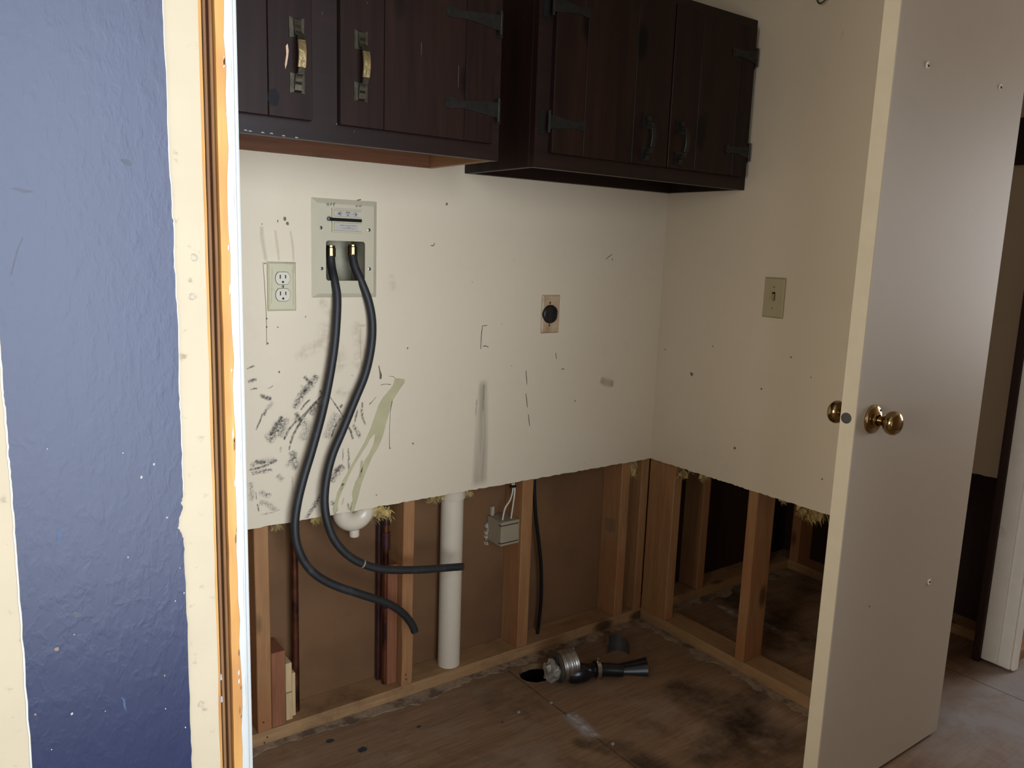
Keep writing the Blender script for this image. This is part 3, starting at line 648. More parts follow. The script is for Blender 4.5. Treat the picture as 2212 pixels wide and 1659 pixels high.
for pts, wd, mt in (
    ([(60, 80), (95, 62), (140, 45)], 6, 'scuff_dark'), ([(70, 210), (115, 190), (160, 180)], 11, 'scuff_dark'), ([(95, 285), (130, 275), (165, 270)], 6, 'scuff_dark'),
    ([(190, 335), (240, 360), (310, 375)], 13, 'scuff_dark'), ([(325, 410), (290, 440), (250, 490)], 10, 'scuff_light'), ([(255, 480), (235, 520), (225, 550)], 10, 'scuff_dark'),
    ([(215, 520), (190, 600), (150, 690)], 6, 'scuff_dark'), ([(420, 545), (350, 640), (290, 740)], 14, 'scuff_dark'), ([(430, 560), (350, 700), (255, 800)], 26, 'scuff_hatch'),
    ([(470, 560), (420, 680), (390, 770)], 16, 'scuff_light'), ([(820, 330), (700, 450), (560, 610)], 5, 'scuff_dark'), ([(800, 350), (640, 540), (545, 680)], 6, 'scuff_dark'),
    ([(560, 590), (480, 680), (425, 790)], 8, 'scuff_dark'), ([(600, 610), (530, 720), (490, 830)], 8, 'scuff_dark'), ([(690, 380), (640, 430), (595, 490)], 7, 'scuff_dark'),
    ([(545, 510), (570, 550), (600, 600)], 14, 'scuff_dark'), ([(800, 400), (740, 460), (690, 540)], 18, 'scuff_hatch'), ([(520, 560), (660, 640), (600, 800)], 24, 'scuff_light'),
    ([(765, 130), (700, 230), (600, 330)], 16, 'scuff_hatch'), ([(630, 150), (665, 190), (710, 240)], 12, 'scuff_dark'), ([(660, 260), (600, 350), (520, 480)], 18, 'scuff_hatch'),
    ([(600, 230), (620, 290)], 4, 'scuff_light'), ([(270, 270), (300, 262), (325, 240)], 3, 'scuff_dark'), ([(785, 290), (805, 320), (820, 350)], 8, 'scuff_dark'),
    ([(75, 1085), (220, 1050), (375, 980)], 8, 'scuff_dark'), ([(90, 1050), (200, 1000), (370, 985)], 14, 'scuff_light'), ([(140, 990), (190, 1010), (250, 1000)], 12, 'scuff_dark'),
    ([(100, 1120), (200, 1100), (320, 1080)], 10, 'scuff_hatch'), ([(400, 850), (395, 910)], 5, 'scuff_light'), ([(490, 830), (480, 890)], 5, 'scuff_dark'),
    ([(505, 890), (530, 980), (545, 1090)], 18, 'scuff_hatch'), ([(560, 900), (450, 1060)], 12, 'scuff_light'), ([(360, 1130), (420, 1190)], 14, 'scuff_light'),
    ([(885, 350), (960, 460), (1035, 575)], 5, 'scuff_dark'), ([(1010, 430), (985, 470)], 10, 'scuff_dark'), ([(960, 510), (900, 640), (850, 780)], 24, 'scuff_light'),
    ([(1000, 560), (940, 650), (900, 760)], 8, 'scuff_dark'), ([(1060, 640), (1095, 700), (1115, 780)], 8, 'scuff_dark'), ([(1110, 630), (1160, 700), (1190, 770)], 10, 'scuff_hatch'),
    ([(1165, 480), (1130, 620)], 7, 'scuff_dark'), ([(1215, 400), (1205, 520), (1240, 640)], 7, 'scuff_hatch'), ([(1020, 870), (1015, 1000)], 4, 'scuff_hatch'),
    ([(1070, 860), (1075, 980), (1075, 1100)], 6, 'scuff_hatch'), ([(1030, 1040), (960, 1100), (890, 1210)], 20, 'scuff_hatch'), ([(1000, 1040), (930, 1110)], 14, 'scuff_dark'),
    ([(805, 1310), (740, 1420), (640, 1580)], 11, 'scuff_hatch'), ([(790, 1380), (700, 1510)], 5, 'scuff_light'), ([(890, 1400), (940, 1440), (930, 1530)], 12, 'scuff_hatch'),
    ([(180, 1410), (260, 1420), (350, 1490)], 14, 'scuff_light'), ([(165, 1420), (180, 1500)], 5, 'scuff_dark'), ([(190, 1530), (300, 1510), (400, 1470)], 4, 'scuff_light'),
    ([(90, 1200), (110, 1300), (105, 1400)], 12, 'scuff_light'), ([(180, 1290), (260, 1340), (290, 1310)], 14, 'scuff_light'), ([(150, 1300), (155, 1380)], 3, 'scuff_dark'),
    ([(510, 1140), (520, 1340)], 2.5, 'scuff_light'), ([(1065, 1410), (1075, 1480)], 6, 'scuff_hatch'), ([(1095, 140), (1120, 148)], 2.5, 'scuff_dark')):
    mark([zz(*p) for p in pts], wd, mt, jit=.2, sd=int(wd*7))
# grey rub mark, brown smudges behind the hoses
mark([(1044, 818), (1041, 900), (1038, 980), (1035, 1052)], [34, 62], 'smear_grey', 'smear')
mark([(1030, 860), (1027, 900)], 5, 'scuff_light'); mark([(1045, 830), (1043, 890)], 5, 'scuff_light')
for pts, wd in (([(700, 690), (720, 760), (745, 800)], 70), ([(770, 690), (780, 760), (770, 800)], 50), ([(722, 846), (750, 850), (775, 855)], 34), ([(640, 780), (660, 760), (700, 740)], 40), ([(845, 590), (850, 630)], 24), ([(690, 640), (720, 690)], 30)):
    mark(pts, wd, 'smudge_brown', 'smudge')
for pts, wd, mt in (([(565, 487), (567, 520), (575, 566)], 14, 'drip_green'), ([(594, 495), (598, 525), (603, 566)], 9, 'drip_tan'), ([(627, 497), (632, 530), (634, 566)], 8, 'drip_green'), ([(778, 706), (779, 760), (781, 800)], 5, 'drip_tan'), ([(775, 704), (790, 703)], 8, 'drip_tan')):
    mark(pts, wd, mt, 'drip')
mark([(568, 566), (571, 610), (575, 680), (576, 745)], 1.4, 'drip_brown', 'drip'); mark([(570, 570), (574, 568)], 3, 'drip_brown', 'drip')
# olive paint runs
def z6(x, y): return wa(520+.28926*x, 700+.28926*y)
run = [(1150, 405), (1225, 412), (1222, 440), (1190, 480), (1160, 530), (1130, 580), (1110, 650), (1085, 740), (1060, 840), (1020, 930), (985, 985), (940, 1090), (905, 1180), (885, 1260), (845, 1400), (815, 1398), (835, 1310), (830, 1260), (855, 1180), (890, 1110), (930, 1010), (960, 965), (990, 900), (1003, 815), (960, 865), (945, 900), (880, 1000), (840, 1070), (800, 1150), (765, 1230), (735, 1300), (712, 1400), (690, 1420), (700, 1330), (720, 1260), (760, 1170), (800, 1100), (850, 1010), (920, 890), (970, 780), (1000, 690), (1030, 600), (1065, 545), (1110, 490), (1140, 450)]
PT = XZ(-.0009)
def jag(P, a, sd):
    q_ = random.Random(sd); o = []
    for i in range(len(P)):
        p, r = P[i], P[(i+1) % len(P)]; o.append(p)
        o.append(((p[0]+r[0])/2+q_.uniform(-a, a), (p[1]+r[1])/2+q_.uniform(-a, a)))
    return o
obj('paint_run', slab(jag([z6(*p) for p in run], .0008, 2), [], XZ(-.0009), .0007), 'drip_olive', dryA)
for pts, wd in (([(905, 1020), (900, 1080), (890, 1140)], 7), ([(765, 1190), (745, 1240)], 6), ([(830, 1330), (815, 1390)], 4), ([(770, 1300), (755, 1350)], 3)):
    P = [z6(*p) for p in pts]; obj('paint_run', ribbon(P, K*wd, PT), 'drip_olive', dryA)
for pts, wd in (([(1030, 310), (1038, 350), (1045, 380), (1043, 410)], [2, 3, 6, 5]), ([(1130, 575), (1115, 660), (1110, 800), (1110, 932)], [2.5, 1, 1, 1.6]), ([(1105, 390), (1140, 392), (1150, 402)], [.8, 1, 1.2]), ([(1045, 455), (1080, 448), (1120, 452)], [1.6, 1, 1.6]), ([(1008, 545), (985, 575), (960, 600)], [.8, 1, 2.4])):
    P = [z6(*p) for p in pts]; obj('drip', ribbon(P, [K*v for v in wd], PT), 'drip_brown', dryA)
for pts in ([(1052, 703), (1042, 704), (1040, 720), (1038, 754)], [(1043, 748), (1049, 747), (1055, 750)], [(1136, 800), (1138, 830)], [(1136, 850), (1139, 880)], [(1141, 895), (1144, 920)], [(930, 530), (936, 531), (939, 525)], [(1212, 797), (1219, 797)], [(1308, 560), (1322, 549)], [(1322, 558), (1323, 563)], [(1200, 762), (1202, 775)], [(600, 475), (600, 480)], [(770, 433), (780, 431)]):
    mark(pts, 2.0, 'black_line', 'pencil_mark', 1)
for px, py, r in ((965, 441, 4), (615, 472, 5), (621, 483, 4), (880, 752, 2.5), (892, 958, 3), (1242, 866, 3), (1105, 790, 1.6), (1083, 700, 1.6), (820, 800, 2), (603, 803, 3), (566, 484, 1.5), (813, 1069, 2), (600, 707, 2), (842, 968, 2.2), (660, 684, 1.8), (1262, 1000, 1.6), (1350, 640, 1.5), (1020, 610, 1.5), (1290, 700, 1.3), (1110, 560, 1.3), (576, 688, 2.4), (576, 706, 2.2), (578, 742, 2.6)):
    c = wa(px, py); obj('speck', patch(circle(c[0], c[1], r*K*.8, 8, r*K*.9, .35, px), PA), 'drip_brown', dryA)
mark([(1296, 820), (1311, 826), (1326, 830)], 34, 'smear_grey', 'smear')
for px, py, r in ((1494, 808, 5), (1587, 968, 3.5), (1645, 840, 2.6), (1709, 772, 2.2), (1540, 748, 2.2), (1776, 1035, 2), (1752, 815, 1.6), (1437, 755, 2)):
    c = wb(px, py); obj('speck', patch(circle(c[0], c[1], r*.0013, 8, r*.0012, .35, px), PB), 'drip_brown', dryB)
obj('smudge', ribbon([wb(1819, 58), wb(1820, 75), wb(1817, 90)], [.006, .014, .006], PB), 'smudge_brown', dryB)

# ------------------------------------------------------------------ wall cabinets
def frame_slab(x0, x1, z0, z1, wins, y, d, mat, parent, name='face_frame'):
    return obj(name, slab([(x0, z0), (x1, z0), (x1, z1), (x0, z1)], [[(a, c_), (b, c_), (b, d_), (a, d_)] for a, b, c_, d_ in wins], XZ(y), d), mat, parent)
YC = -.300
def pull(parent, x, z0, z1, grip='brass_hammered', iron='iron_antique'):
    """hammered drop pull: two plates with scalloped ends and raised feet, a grip between them"""
    y = YC-.0165; zc = (z0+z1)/2; ph = .037
    def strip(bm_, prof, w_, th):
        n = len(prof); rows = []
        for i, (yy, zz_) in enumerate(prof):
            a = prof[max(i-1, 0)]; b = prof[min(i+1, n-1)]; dy, dz = b[0]-a[0], b[1]-a[1]; l = math.hypot(dy, dz) or 1
            ny, nz = -dz/l*th, dy/l*th
            rows.append([bm_.verts.new((x-w_[i], yy, zz_)), bm_.verts.new((x+w_[i], yy, zz_)), bm_.verts.new((x+w_[i], yy+ny, zz_+nz)), bm_.verts.new((x-w_[i], yy+ny, zz_+nz))])
        for a, b in zip(rows, rows[1:]):
            for k in range(4): bm_.faces.new((a[k], a[(k+1) % 4], b[(k+1) % 4], b[k]))
        bm_.faces.new(rows[0]); bm_.faces.new(rows[-1][::-1])
    gz = .024
    for s, a, b in ((-1, z0, z0+ph), (1, z1-ph, z1)):
        w2 = .0145; out = []; q_ = random.Random(int(abs(x)*1000)+s)
        for i in range(7): t = i/6; out.append((x-w2+2*w2*t, a+.0032*math.sin(math.pi*t)*(1 if s < 0 else .4)))
        for i in range(1, 4): t = i/4; out.append((x+w2+q_.uniform(-.0008, .0004), a+(b-a)*t))
        for i in range(7): t = i/6; out.append((x+w2-2*w2*t, b-.0032*math.sin(math.pi*t)*(1 if s > 0 else .4)))
        for i in range(1, 4): t = i/4; out.append((x-w2+q_.uniform(-.0004, .0008), b-(b-a)*t))
        bm = slab(out, [], XZ(y-.003), .003)
        e = (b if s > 0 else a)-s*.007
        prof = [(y-.0028, e+s*.001), (y-.0065, e), (y-.0078, e-s*.008), (y-.0050, e-s*.0115), (y-.0082, e-s*.015), (y-.0095, e-s*.021), (y-.013, e-s*.027), (y-.020, zc+s*(gz+.010)), (y-.024, zc+s*gz)]
        wd = [.0072, .0072, .0066, .0060, .0066, .0062, .0058, .0058, .0060]
        if s < 0: prof = prof[::-1]; wd = wd[::-1]
        strip(bm, prof, wd, -.0035)
        bmesh.ops.recalc_face_normals(bm, faces=bm.faces[:])
        obj('handle_mount', bm, iron, parent)
    bm = B(); n = 9
    prof = [(y-.0238-.0045*math.sin(math.pi*i/(n-1)), zc+gz-2*gz*i/(n-1)) for i in range(n)]
    strip(bm, prof, [.0078]*n, -.004); bmesh.ops.recalc_face_normals(bm, faces=bm.faces[:])
    bmesh.ops.bevel(bm, geom=[e for e in bm.edges if e.calc_face_angle(0) > 1], offset=.0010, segments=1, affect='EDGES')
    obj('handle', bm, grip, parent)
def hinge(parent, xk, xe, zc):
    """black strap hinge: plate on the frame, knuckle, long tapering strap on the door"""
    y = YC-.0166; s = 1 if xe > xk else -1; L = abs(xe-xk)
    prof = [(0, .016), (.12, .0155), (.45, .010), (.72, .0075), (.80, .0095), (.90, .012), (1.0, .0085)]
    pts = [(xk+s*L*t, zc+h) for t, h in prof]+[(xk+s*L*t, zc-h) for t, h in prof[::-1]]
    bm = slab(pts, [], XZ(y-.0022), .0022)
    box(bm, min(xk-s*.004, xk-s*.018), max(xk-s*.004, xk-s*.018), YC-.0025, YC-.0002, zc-.027, zc+.027)
    lathe(bm, [(0, 0), (.0036, 0), (.0036, .050), (0, .050)], (xk-s*.002, YC-.0175, zc-.025), (0, 0, 1), 10)
    for t in (.2, .55, .9): lathe(bm, [(.0032, 0), (.0026, .0018), (0, .0024)], (xk+s*L*t, y-.0022, zc), (0, -1, 0), 8)
    bmesh.ops.recalc_face_normals(bm, faces=bm.faces[:])
    obj('hinge', bm, 'iron_black', parent)
def cab_door(cab, x0, x1, z0, z1, cuts, hx, hz, hinges, grip='brass_hammered', iron='iron_antique'):
    d = bx('door', 'cabinet_wood', cab, x0+.001, x1-.001, YC-.0045, YC-.0004, z0+.001, z1-.001, 0)
    xs = [x0]+cuts+[x1]
    for a, b in zip(xs, xs[1:]):
        obj('plank', box(B(), a+.0006, b-.0006, YC-.0165, YC-.0047, z0, z1, .0009), 'cabinet_wood', d)
    pull(d, hx, hz[0], hz[1], grip, iron)
    for xk, xe, zc in hinges: hinge(d, xk, xe, zc)
    return d
def cabinet(name, label, x0, x1, z0, z1, wins, ends, inner='cabinet_inner', endm='cabinet_wood'):
    c_ = thing(name, ((x0+x1)/2, -.15, z0), label, 'cabinet', 'dark wooden wall cabinets')
    frame_slab(x0, x1, z0, z1, wins, YC, .019, 'cabinet_wood_x', c_)
    for s in ends:
        a, b = (x0, x0+.016) if s < 0 else (x1-.016, x1)
        bx('end_panel', endm if s > 0 else 'cabinet_wood', c_, a, b, YC+.0192, -.0008, z0+.0005, z1, .001)
    bx('bottom_panel', inner, c_, x0+.0165, x1-.0165, YC+.0195, -.0205, z0+.038, z0+.050, 0)
    bx('back_cleat', inner, c_, x0+.0165, x1-.0165, -.020, -.0008, z0+.0005, z0+.075, .001)
    bx('top_panel', 'cabinet_inner', c_, x0+.0165, x1-.0165, YC+.0195, -.0008, z1-.03, z1-.016, 0)
    bx('back_panel', 'cabinet_inner', c_, x0+.0165, x1-.0165, -.006, -.0008, z0+.076, z1-.031, 0)
    return c_
Z0, Z1 = 1.468, 1.929
cl = cabinet('wall_cabinet', 'dark brown plank-door wall cabinet above the washer hoses', -1.745, -.8755, Z0, Z1, [(-1.68, -1.335, 1.51, 1.89), (-1.255, -.915, 1.51, 1.89)], (-1, 1), 'cabinet_inner', 'cabinet_raw')
d1 = cab_door(cl, -1.687, -1.322, 1.502, 1.90, [-1.575, -1.408], -1.3535, (1.547, 1.683), [(-1.697, -1.56, 1.575), (-1.697, -1.56, 1.82)])
d2 = cab_door(cl, -1.2665, -.903, 1.502, 1.90, [-1.171, -.978], -1.2235, (1.549, 1.683), [(-.893, -1.03, 1.575), (-.893, -1.03, 1.757)])
obj('wood_scar', patch([(a[0]-.004, a[1]) for a in [wa(626, 95, YC-.0168), wa(628, 110, YC-.0168), wa(627, 122, YC-.0168), wa(624, 140, YC-.0168), wa(621, 150, YC-.0168), wa(620, 140, YC-.0168), wa(623, 118, YC-.0168), wa(622, 100, YC-.0168)]], XZ(YC-.0169)), 'wood_scar', d1)
c = wa(591, 210, YC-.0168); obj('knot', patch(circle(c[0], c[1], .011, 18, .016, .08, 5), XZ(YC-.0168)), 'hole_black', d1)
for px, py in ((530, 281), (540, 283), (567, 286), (586, 288), (612, 293), (640, 297), (729, 268)):
    c = wa(px, py, YC); obj('paint_fleck', patch([(c[0]-.003, c[1]-.0008), (c[0]+.004, c[1]-.0012), (c[0]+.002, c[1]+.001), (c[0]-.002, c[1]+.0008)], XZ(YC-.0006)), 'chip_white', cl)
for px, py, l in ((696, 29, .003), (793, 6, .002), (765, 284, .002), (910, 105, .012), (990, 165, .022)):
    c = wa(px, py, YC-.0168); obj('scratch', patch([(c[0]-.0005, c[1]-l), (c[0]+.0005, c[1]-l), (c[0]+.0007, c[1]+l), (c[0]-.0003, c[1]+l)], XZ(YC-.0169)), 'scratch_wood', cl if px < 720 or py > 280 else d2)
cr = cabinet('wall_cabinet', 'dark brown wall cabinet fitted into the corner, its left side showing', -.7745, -.0008, Z0-.004, Z1, [(-.724, -.36, 1.51, 1.89), (-.332, -.03, 1.51, 1.89)], (-1, 1), 'cabinet_wood_x')
d3 = cab_door(cr, -.7345, -.3485, 1.499, 1.905, [-.638, -.476], -.4305, (1.505, 1.622), [(-.7445, -.635, 1.568), (-.7445, -.635, 1.825)], 'iron_black', 'iron_black')
d4 = cab_door(cr, -.3435, -.0195, 1.499, 1.905, [-.24, -.085], -.3055, (1.505, 1.622), [(-.0165, -.118, 1.568), (-.0165, -.118, 1.825)], 'iron_black', 'iron_black')

# ------------------------------------------------------------------ washer supply box with its lettering
wbx = thing('washer_supply_box', (-1.115, 0, 1.141), 'ivory recessed washer supply box with handwritten OFF and ON', 'supply box')
ox0, ox1, oz0, oz1 = -1.199, -1.0295, 1.141, 1.376; ix0, ix1, iz0, iz1 = -1.1875, -1.0405, 1.151, 1.364
YP = -.0085
bm = B()
O4 = [bm.verts.new((x, -.0008, z)) for x, z in ((ox0, oz0), (ox1, oz0), (ox1, oz1), (ox0, oz1))]
I4 = [bm.verts.new((x, YP, z)) for x, z in ((ix0, iz0), (ix1, iz0), (ix1, iz1), (ix0, iz1))]
J4 = [bm.verts.new((x, -.0008, z)) for x, z in ((ix0, iz0), (ix1, iz0), (ix1, iz1), (ix0, iz1))]
for k in range(4):
    bm.faces.new((O4[k], O4[(k+1) % 4], I4[(k+1) % 4], I4[k])); bm.faces.new((I4[k], I4[(k+1) % 4], J4[(k+1) % 4], J4[k]))
bmesh.ops.recalc_face_normals(bm, faces=bm.faces[:]); obj('flange', bm, 'box_ivory', wbx)
def rrect(x0, x1, z0, z1, r, n=5):
    P = []
    for cx, cz, a0 in ((x1-r, z0+r, -90), (x1-r, z1-r, 0), (x0+r, z1-r, 90), (x0+r, z0+r, 180)):
        for i in range(n+1): a = math.radians(a0+90*i/n); P.append((cx+r*math.cos(a), cz+r*math.sin(a)))
    return P
WX0, WX1, WZ0, WZ1 = -1.166, -1.064, 1.182, 1.2775
obj('faceplate', slab([(ix0, iz0), (ix1, iz0), (ix1, iz1), (ix0, iz1)], [rrect(WX0, WX1, WZ0, WZ1, .007)], XZ(YP), .003), 'box_ivory', wbx)
bm = B(); box(bm, WX0-.003, WX1+.003, YP+.0035, .080, WZ0-.003, WZ1+.003)
fr = [f for f in bm.faces if f.calc_center_median().y < 0]; bmesh.ops.delete(bm, geom=fr, context='FACES')
bmesh.ops.reverse_faces(bm, faces=bm.faces[:]); obj('recess', bm, 'box_inside', wbx)
# raised lever cover with a black slot
YL = YP-.0095
def cover(z0, z1, nm):
    bm = B(); a0, a1 = -1.152, -1.0735
    box(bm, a0, a1, YL, YP-.0002, z0, z1)
    bmesh.ops.bevel(bm, geom=[e for e in bm.edges if abs(e.verts[0].co.y-YL) < 1e-6 and abs(e.verts[1].co.y-YL) < 1e-6], offset=.004, segments=3, affect='EDGES')
    return obj(nm, bm, 'box_ivory', wbx, True)
cv1 = cover(1.3315, 1.353, 'lever_cover'); cv2 = cover(1.298, 1.3235, 'lever_cover')
bm = B(); box(bm, -1.1635, -1.0755, YL+.0015, YP-.0003, 1.3240, 1.3310, .0015)
lathe(bm, [(0, 0), (.0048, 0), (.0042, .004), (0, .005)], (-1.1605, YL+.002, 1.3285), (0, -1, 0), 14); obj('lever', bm, 'black_plastic', wbx)
lb1 = obj('label', box(B(), *[f(a, b) for f, a, b in ((min, *(wa(727, 458, YL)[0], wa(774, 472, YL)[0])), (max, *(wa(727, 458, YL)[0], wa(774, 472, YL)[0])))], YL-.0003, YL-.00002, 1.3355, 1.3475), 'label_silver', cv1)
lb2 = obj('label', box(B(), wa(725, 490, YL)[0], wa(774, 490, YL)[0], YL-.0003, YL-.00002, 1.3020, 1.3170), 'label_silver', cv2)
def text(body, cx, cz, size, y, parent, mat='pen_ink'):
    cu = bpy.data.curves.new('t', 'FONT'); cu.body = body; cu.size = size; cu.align_x = 'CENTER'; cu.align_y = 'CENTER'
    to = bpy.data.objects.new('t', cu); COL.objects.link(to); bpy.context.view_layer.update()
    me = bpy.data.meshes.new_from_object(to.evaluated_get(bpy.context.evaluated_depsgraph_get()))
    bpy.data.objects.remove(to); bm = B(); bm.from_mesh(me); bpy.data.meshes.remove(me)
    for v in bm.verts: v.co = Vector((cx+v.co.x, y, cz+v.co.y))
    return obj('lettering', bm, mat, parent)
lx = WORLD[lb1].x; YT = YL-.00045; TT = XZ(YT)
mz = 1.3415
# the symbols are parts of the raised cover (a part of the box)
obj('arrow', patch([(lx-.0255, mz), (lx-.0165, mz+.0052), (lx-.0165, mz+.0036), (lx-.0215, mz), (lx-.0165, mz-.0036), (lx-.0165, mz-.0052)], TT), 'pen_ink', cv1)
obj('arrow', patch([(lx+.0255, mz), (lx+.0185, mz+.0052), (lx+.0185, mz+.0036), (lx+.0222, mz), (lx+.0185, mz-.0036), (lx+.0185, mz-.0052)], TT), 'pen_ink', cv1)
obj('bar', patch([(lx-.005, mz+.0032), (lx+.006, mz+.0032), (lx+.006, mz+.0048), (lx-.005, mz+.0048)], TT), 'pen_ink', cv1)
obj('arrow', patch([(lx+.0005, mz-.0055), (lx+.003, mz-.0022), (lx-.002, mz-.0022)], TT), 'pen_ink', cv1)
text('OFF', lx-.0162, mz, .0038, YT, cv1); text('COLD', lx+.0005, mz+.0002, .0042, YT, cv1); text('ON', lx+.0162, mz, .0038, YT, cv1)
lx2 = WORLD[lb2].x
text('TURN TO OFF AFTER USE', lx2+.002, 1.3142, .0036, YT, cv2); text('LEVER', lx2+.004, 1.3103, .0034, YT, cv2)
obj('rule', patch([(lx2-.014, 1.3072), (lx2+.02, 1.3072), (lx2+.02, 1.3078), (lx2-.014, 1.3078)], TT), 'pen_ink', cv2)
def z5(x, y): return wa(650+.08439*x, 420+.08439*y, YP-.0005)
hw = XZ(YP-.0005)
def pen(strokes):
    bm = B()
    for st in strokes:
        g = ribbon([z5(*p) for p in st], .0014, hw); me = bpy.data.meshes.new('t'); g.to_mesh(me); bm.from_mesh(me); g.free(); bpy.data.meshes.remove(me)
    for l in list(bm.loops.layers.uv): bm.loops.layers.uv.remove(l)
    return obj('handwriting', bm, 'pen_ink', wbx)
pen([[(662, 235), (672, 268), (692, 288), (716, 272), (716, 245), (698, 228), (672, 232)], [(792, 222), (770, 232), (762, 260), (764, 284)], [(764, 256), (790, 250)], [(878, 226), (832, 228), (836, 262), (842, 300)], [(836, 262), (868, 254)]])
pen([[(1412, 288), (1414, 310), (1432, 318), (1444, 302), (1436, 286), (1418, 284)], [(1482, 318), (1496, 276), (1518, 320), (1536, 300), (1550, 264)]])
def screw(parent, x, y, z, d, r=.0042, mat='steel'):
    bm = lathe(B(), [(r, 0), (r*.95, .0008), (r*.55, .0017), (0, .0020)], (x, y, z), d, 14)
    s_ = obj('screw', bm, mat, parent)
    d = Vector(d); c0 = Vector((x, y, z))+d*.0021; bm = B(); up = Vector((0, 0, 1)); sd_ = d.cross(up)
    for a, b in ((up, sd_), (sd_, up)):
        vs = [bm.verts.new(c0+a*r*.6*i+b*r*.14*j) for i, j in ((-1, -1), (1, -1), (1, 1), (-1, 1))]; bm.faces.new(vs)
    obj('slot', bm, 'hole_black', s_)
for px, py in ((693, 492), (797, 497), (695, 580), (798, 581)):
    c = wa(px, py, YP); screw(wbx, c[0], YP, c[1], (0, -1, 0))

# ------------------------------------------------------------------ the two black fill hoses
def hose(label, pts, ring=None):
    P = smooth_pts([at(a, b, 1, y) for a, b, y in pts], 7)
    t = thing('washer_hose', (P[-1].x, P[-1].y, min(p.z for p in P)-.0105), label, 'hose', 'black washer hoses')
    obj('hose', tube(B(), P, .0104, 16, True, .0072), 'rubber', t, True)
    bm = lathe(B(), [(0, -.004), (.0118, -.004), (.0125, -.001), (.0125, .018), (.0108, .020), (.0108, .024), (0, .024)], P[0]-Vector((0, 0, .004)), (0, 0, 1), 12)
    obj('coupling', bm, 'brass_fitting', t)
    return t, P
hA, PAh = hose('long black hose hanging lowest, its cut end pointing down by the stud',
    [(714, 548, .022), (716, 575, .012), (722, 604, -.006), (728, 640, -.018), (727, 690, -.026), (722, 750, -.030), (711, 820, -.032), (695, 895, -.034), (673, 975, -.036), (655, 1035, -.040), (642, 1090, -.044), (637, 1135, -.048), (641, 1175, -.052), (657, 1213, -.056), (684, 1243, -.060), (724, 1265, -.064), (780, 1284, -.068), (836, 1303, -.070), (868, 1323, -.070), (888, 1346, -.070), (896, 1364, -.070)])
hB, PBh = hose('black hose curving right to end in front of the white standpipe',
    [(761, 546, .022), (766, 575, .010), (781, 610, -.006), (796, 650, -.016), (804, 695, -.022), (802, 748, -.026), (789, 808, -.028), (765, 868, -.030), (740, 930, -.032), (719, 980, -.034), (706, 1030, -.038), (701, 1080, -.044), (706, 1122, -.050), (722, 1165, -.056), (750, 1198, -.062), (784, 1218, -.066), (830, 1230, -.070), (900, 1231, -.074), (958, 1227, -.076), (999, 1224, -.076)])
i = min(range(len(PBh)), key=lambda k: abs(PBh[k].x-at(782, 1218, 1, -.066).x)+abs(PBh[k].z-at(782, 1218, 1, -.066).z))
obj('tape_ring', tube(B(), [PBh[i]-(PBh[i+1]-PBh[i-1]).normalized()*.0018, PBh[i]+(PBh[i+1]-PBh[i-1]).normalized()*.0018], .0109, 16), 'grey_plastic', hB)

# ------------------------------------------------------------------ outlet, dryer receptacle, switch
def plate(parent, place, u0, u1, v0, v1, th, mat, name='cover_plate', bev=.0045):
    bm = B(); n = lambda a, b, d: bm.verts.new(place(a, b, d))
    A0 = [n(u0, v0, -.0006), n(u1, v0, -.0006), n(u1, v1, -.0006), n(u0, v1, -.0006)]
    A1 = [n(u0+.001, v0+.001, -th*.55), n(u1-.001, v0+.001, -th*.55), n(u1-.001, v1-.001, -th*.55), n(u0+.001, v1-.001, -th*.55)]
    A2 = [n(u0+bev, v0+bev, -th), n(u1-bev, v0+bev, -th), n(u1-bev, v1-bev, -th), n(u0+bev, v1-bev, -th)]
    for P, Q in ((A0, A1), (A1, A2)):
        for k in range(4): bm.faces.new((P[k], P[(k+1) % 4], Q[(k+1) % 4], Q[k]))
    bm.faces.new(A2); bmesh.ops.recalc_face_normals(bm, faces=bm.faces[:])
    return obj(name, bm, mat, parent)
ot = thing('power_outlet', (-1.2725, 0, 1.110), 'ivory duplex power outlet streaked with old paint, left of the supply box', 'outlet')
plate(ot, XZ(0.0), -1.3075, -1.2385, 1.1105, 1.2245, .007, 'outlet_ivory')
for zc in (1.187, 1.1485):
    P = []
    for k in range(40):
        a = 2*math.pi*k/40; x_ = .0172*math.cos(a); z_ = .0172*math.sin(a); P.append((-1.2725+x_, zc+max(-.0142, min(.0142, z_))))
    rc = obj('receptacle', slab(P, [], XZ(-.0088), .002), 'receptacle_white', ot)
    obj('outline', slab([(-1.2725+(x_+1.2725)*1.06, zc+(z_-zc)*1.07) for x_, z_ in P], [], XZ(-.0074), .0004), 'black_line', rc)
    for dx, hh in ((-.0064, .0046), (.0064, .0040)): bx('slot', 'hole_black', rc, -1.2725+dx-.0012, -1.2725+dx+.0012, -.0092, -.0087, zc+.0035-hh, zc+.0035+hh, 0)
    obj('ground_hole', slab(circle(-1.2725, zc-.0086, .0026, 12), [], XZ(-.0092), .0005), 'hole_black', rc)
screw(ot, -1.2725, -.007, 1.1678, (0, -1, 0), .0032)
for pts, wd in (([(634, 568), (633, 600), (634, 640), (634, 664)], 5), ([(588, 575), (587, 620), (586, 660)], 3)):
    obj('paint_streak', ribbon([wa(a, b, -.0074) for a, b in pts], K*wd, XZ(-.0074)), 'drip_green', ot)
dr = thing('dryer_receptacle', (-.464, 0, 1.030), 'tan wall plate with a round black dryer receptacle', 'receptacle')
plate(dr, XZ(0.0), -.4975, -.4305, 1.0305, 1.1430, .006, 'tan_plate')
cx_, cz_ = wa(1191.5, 679, -.014)
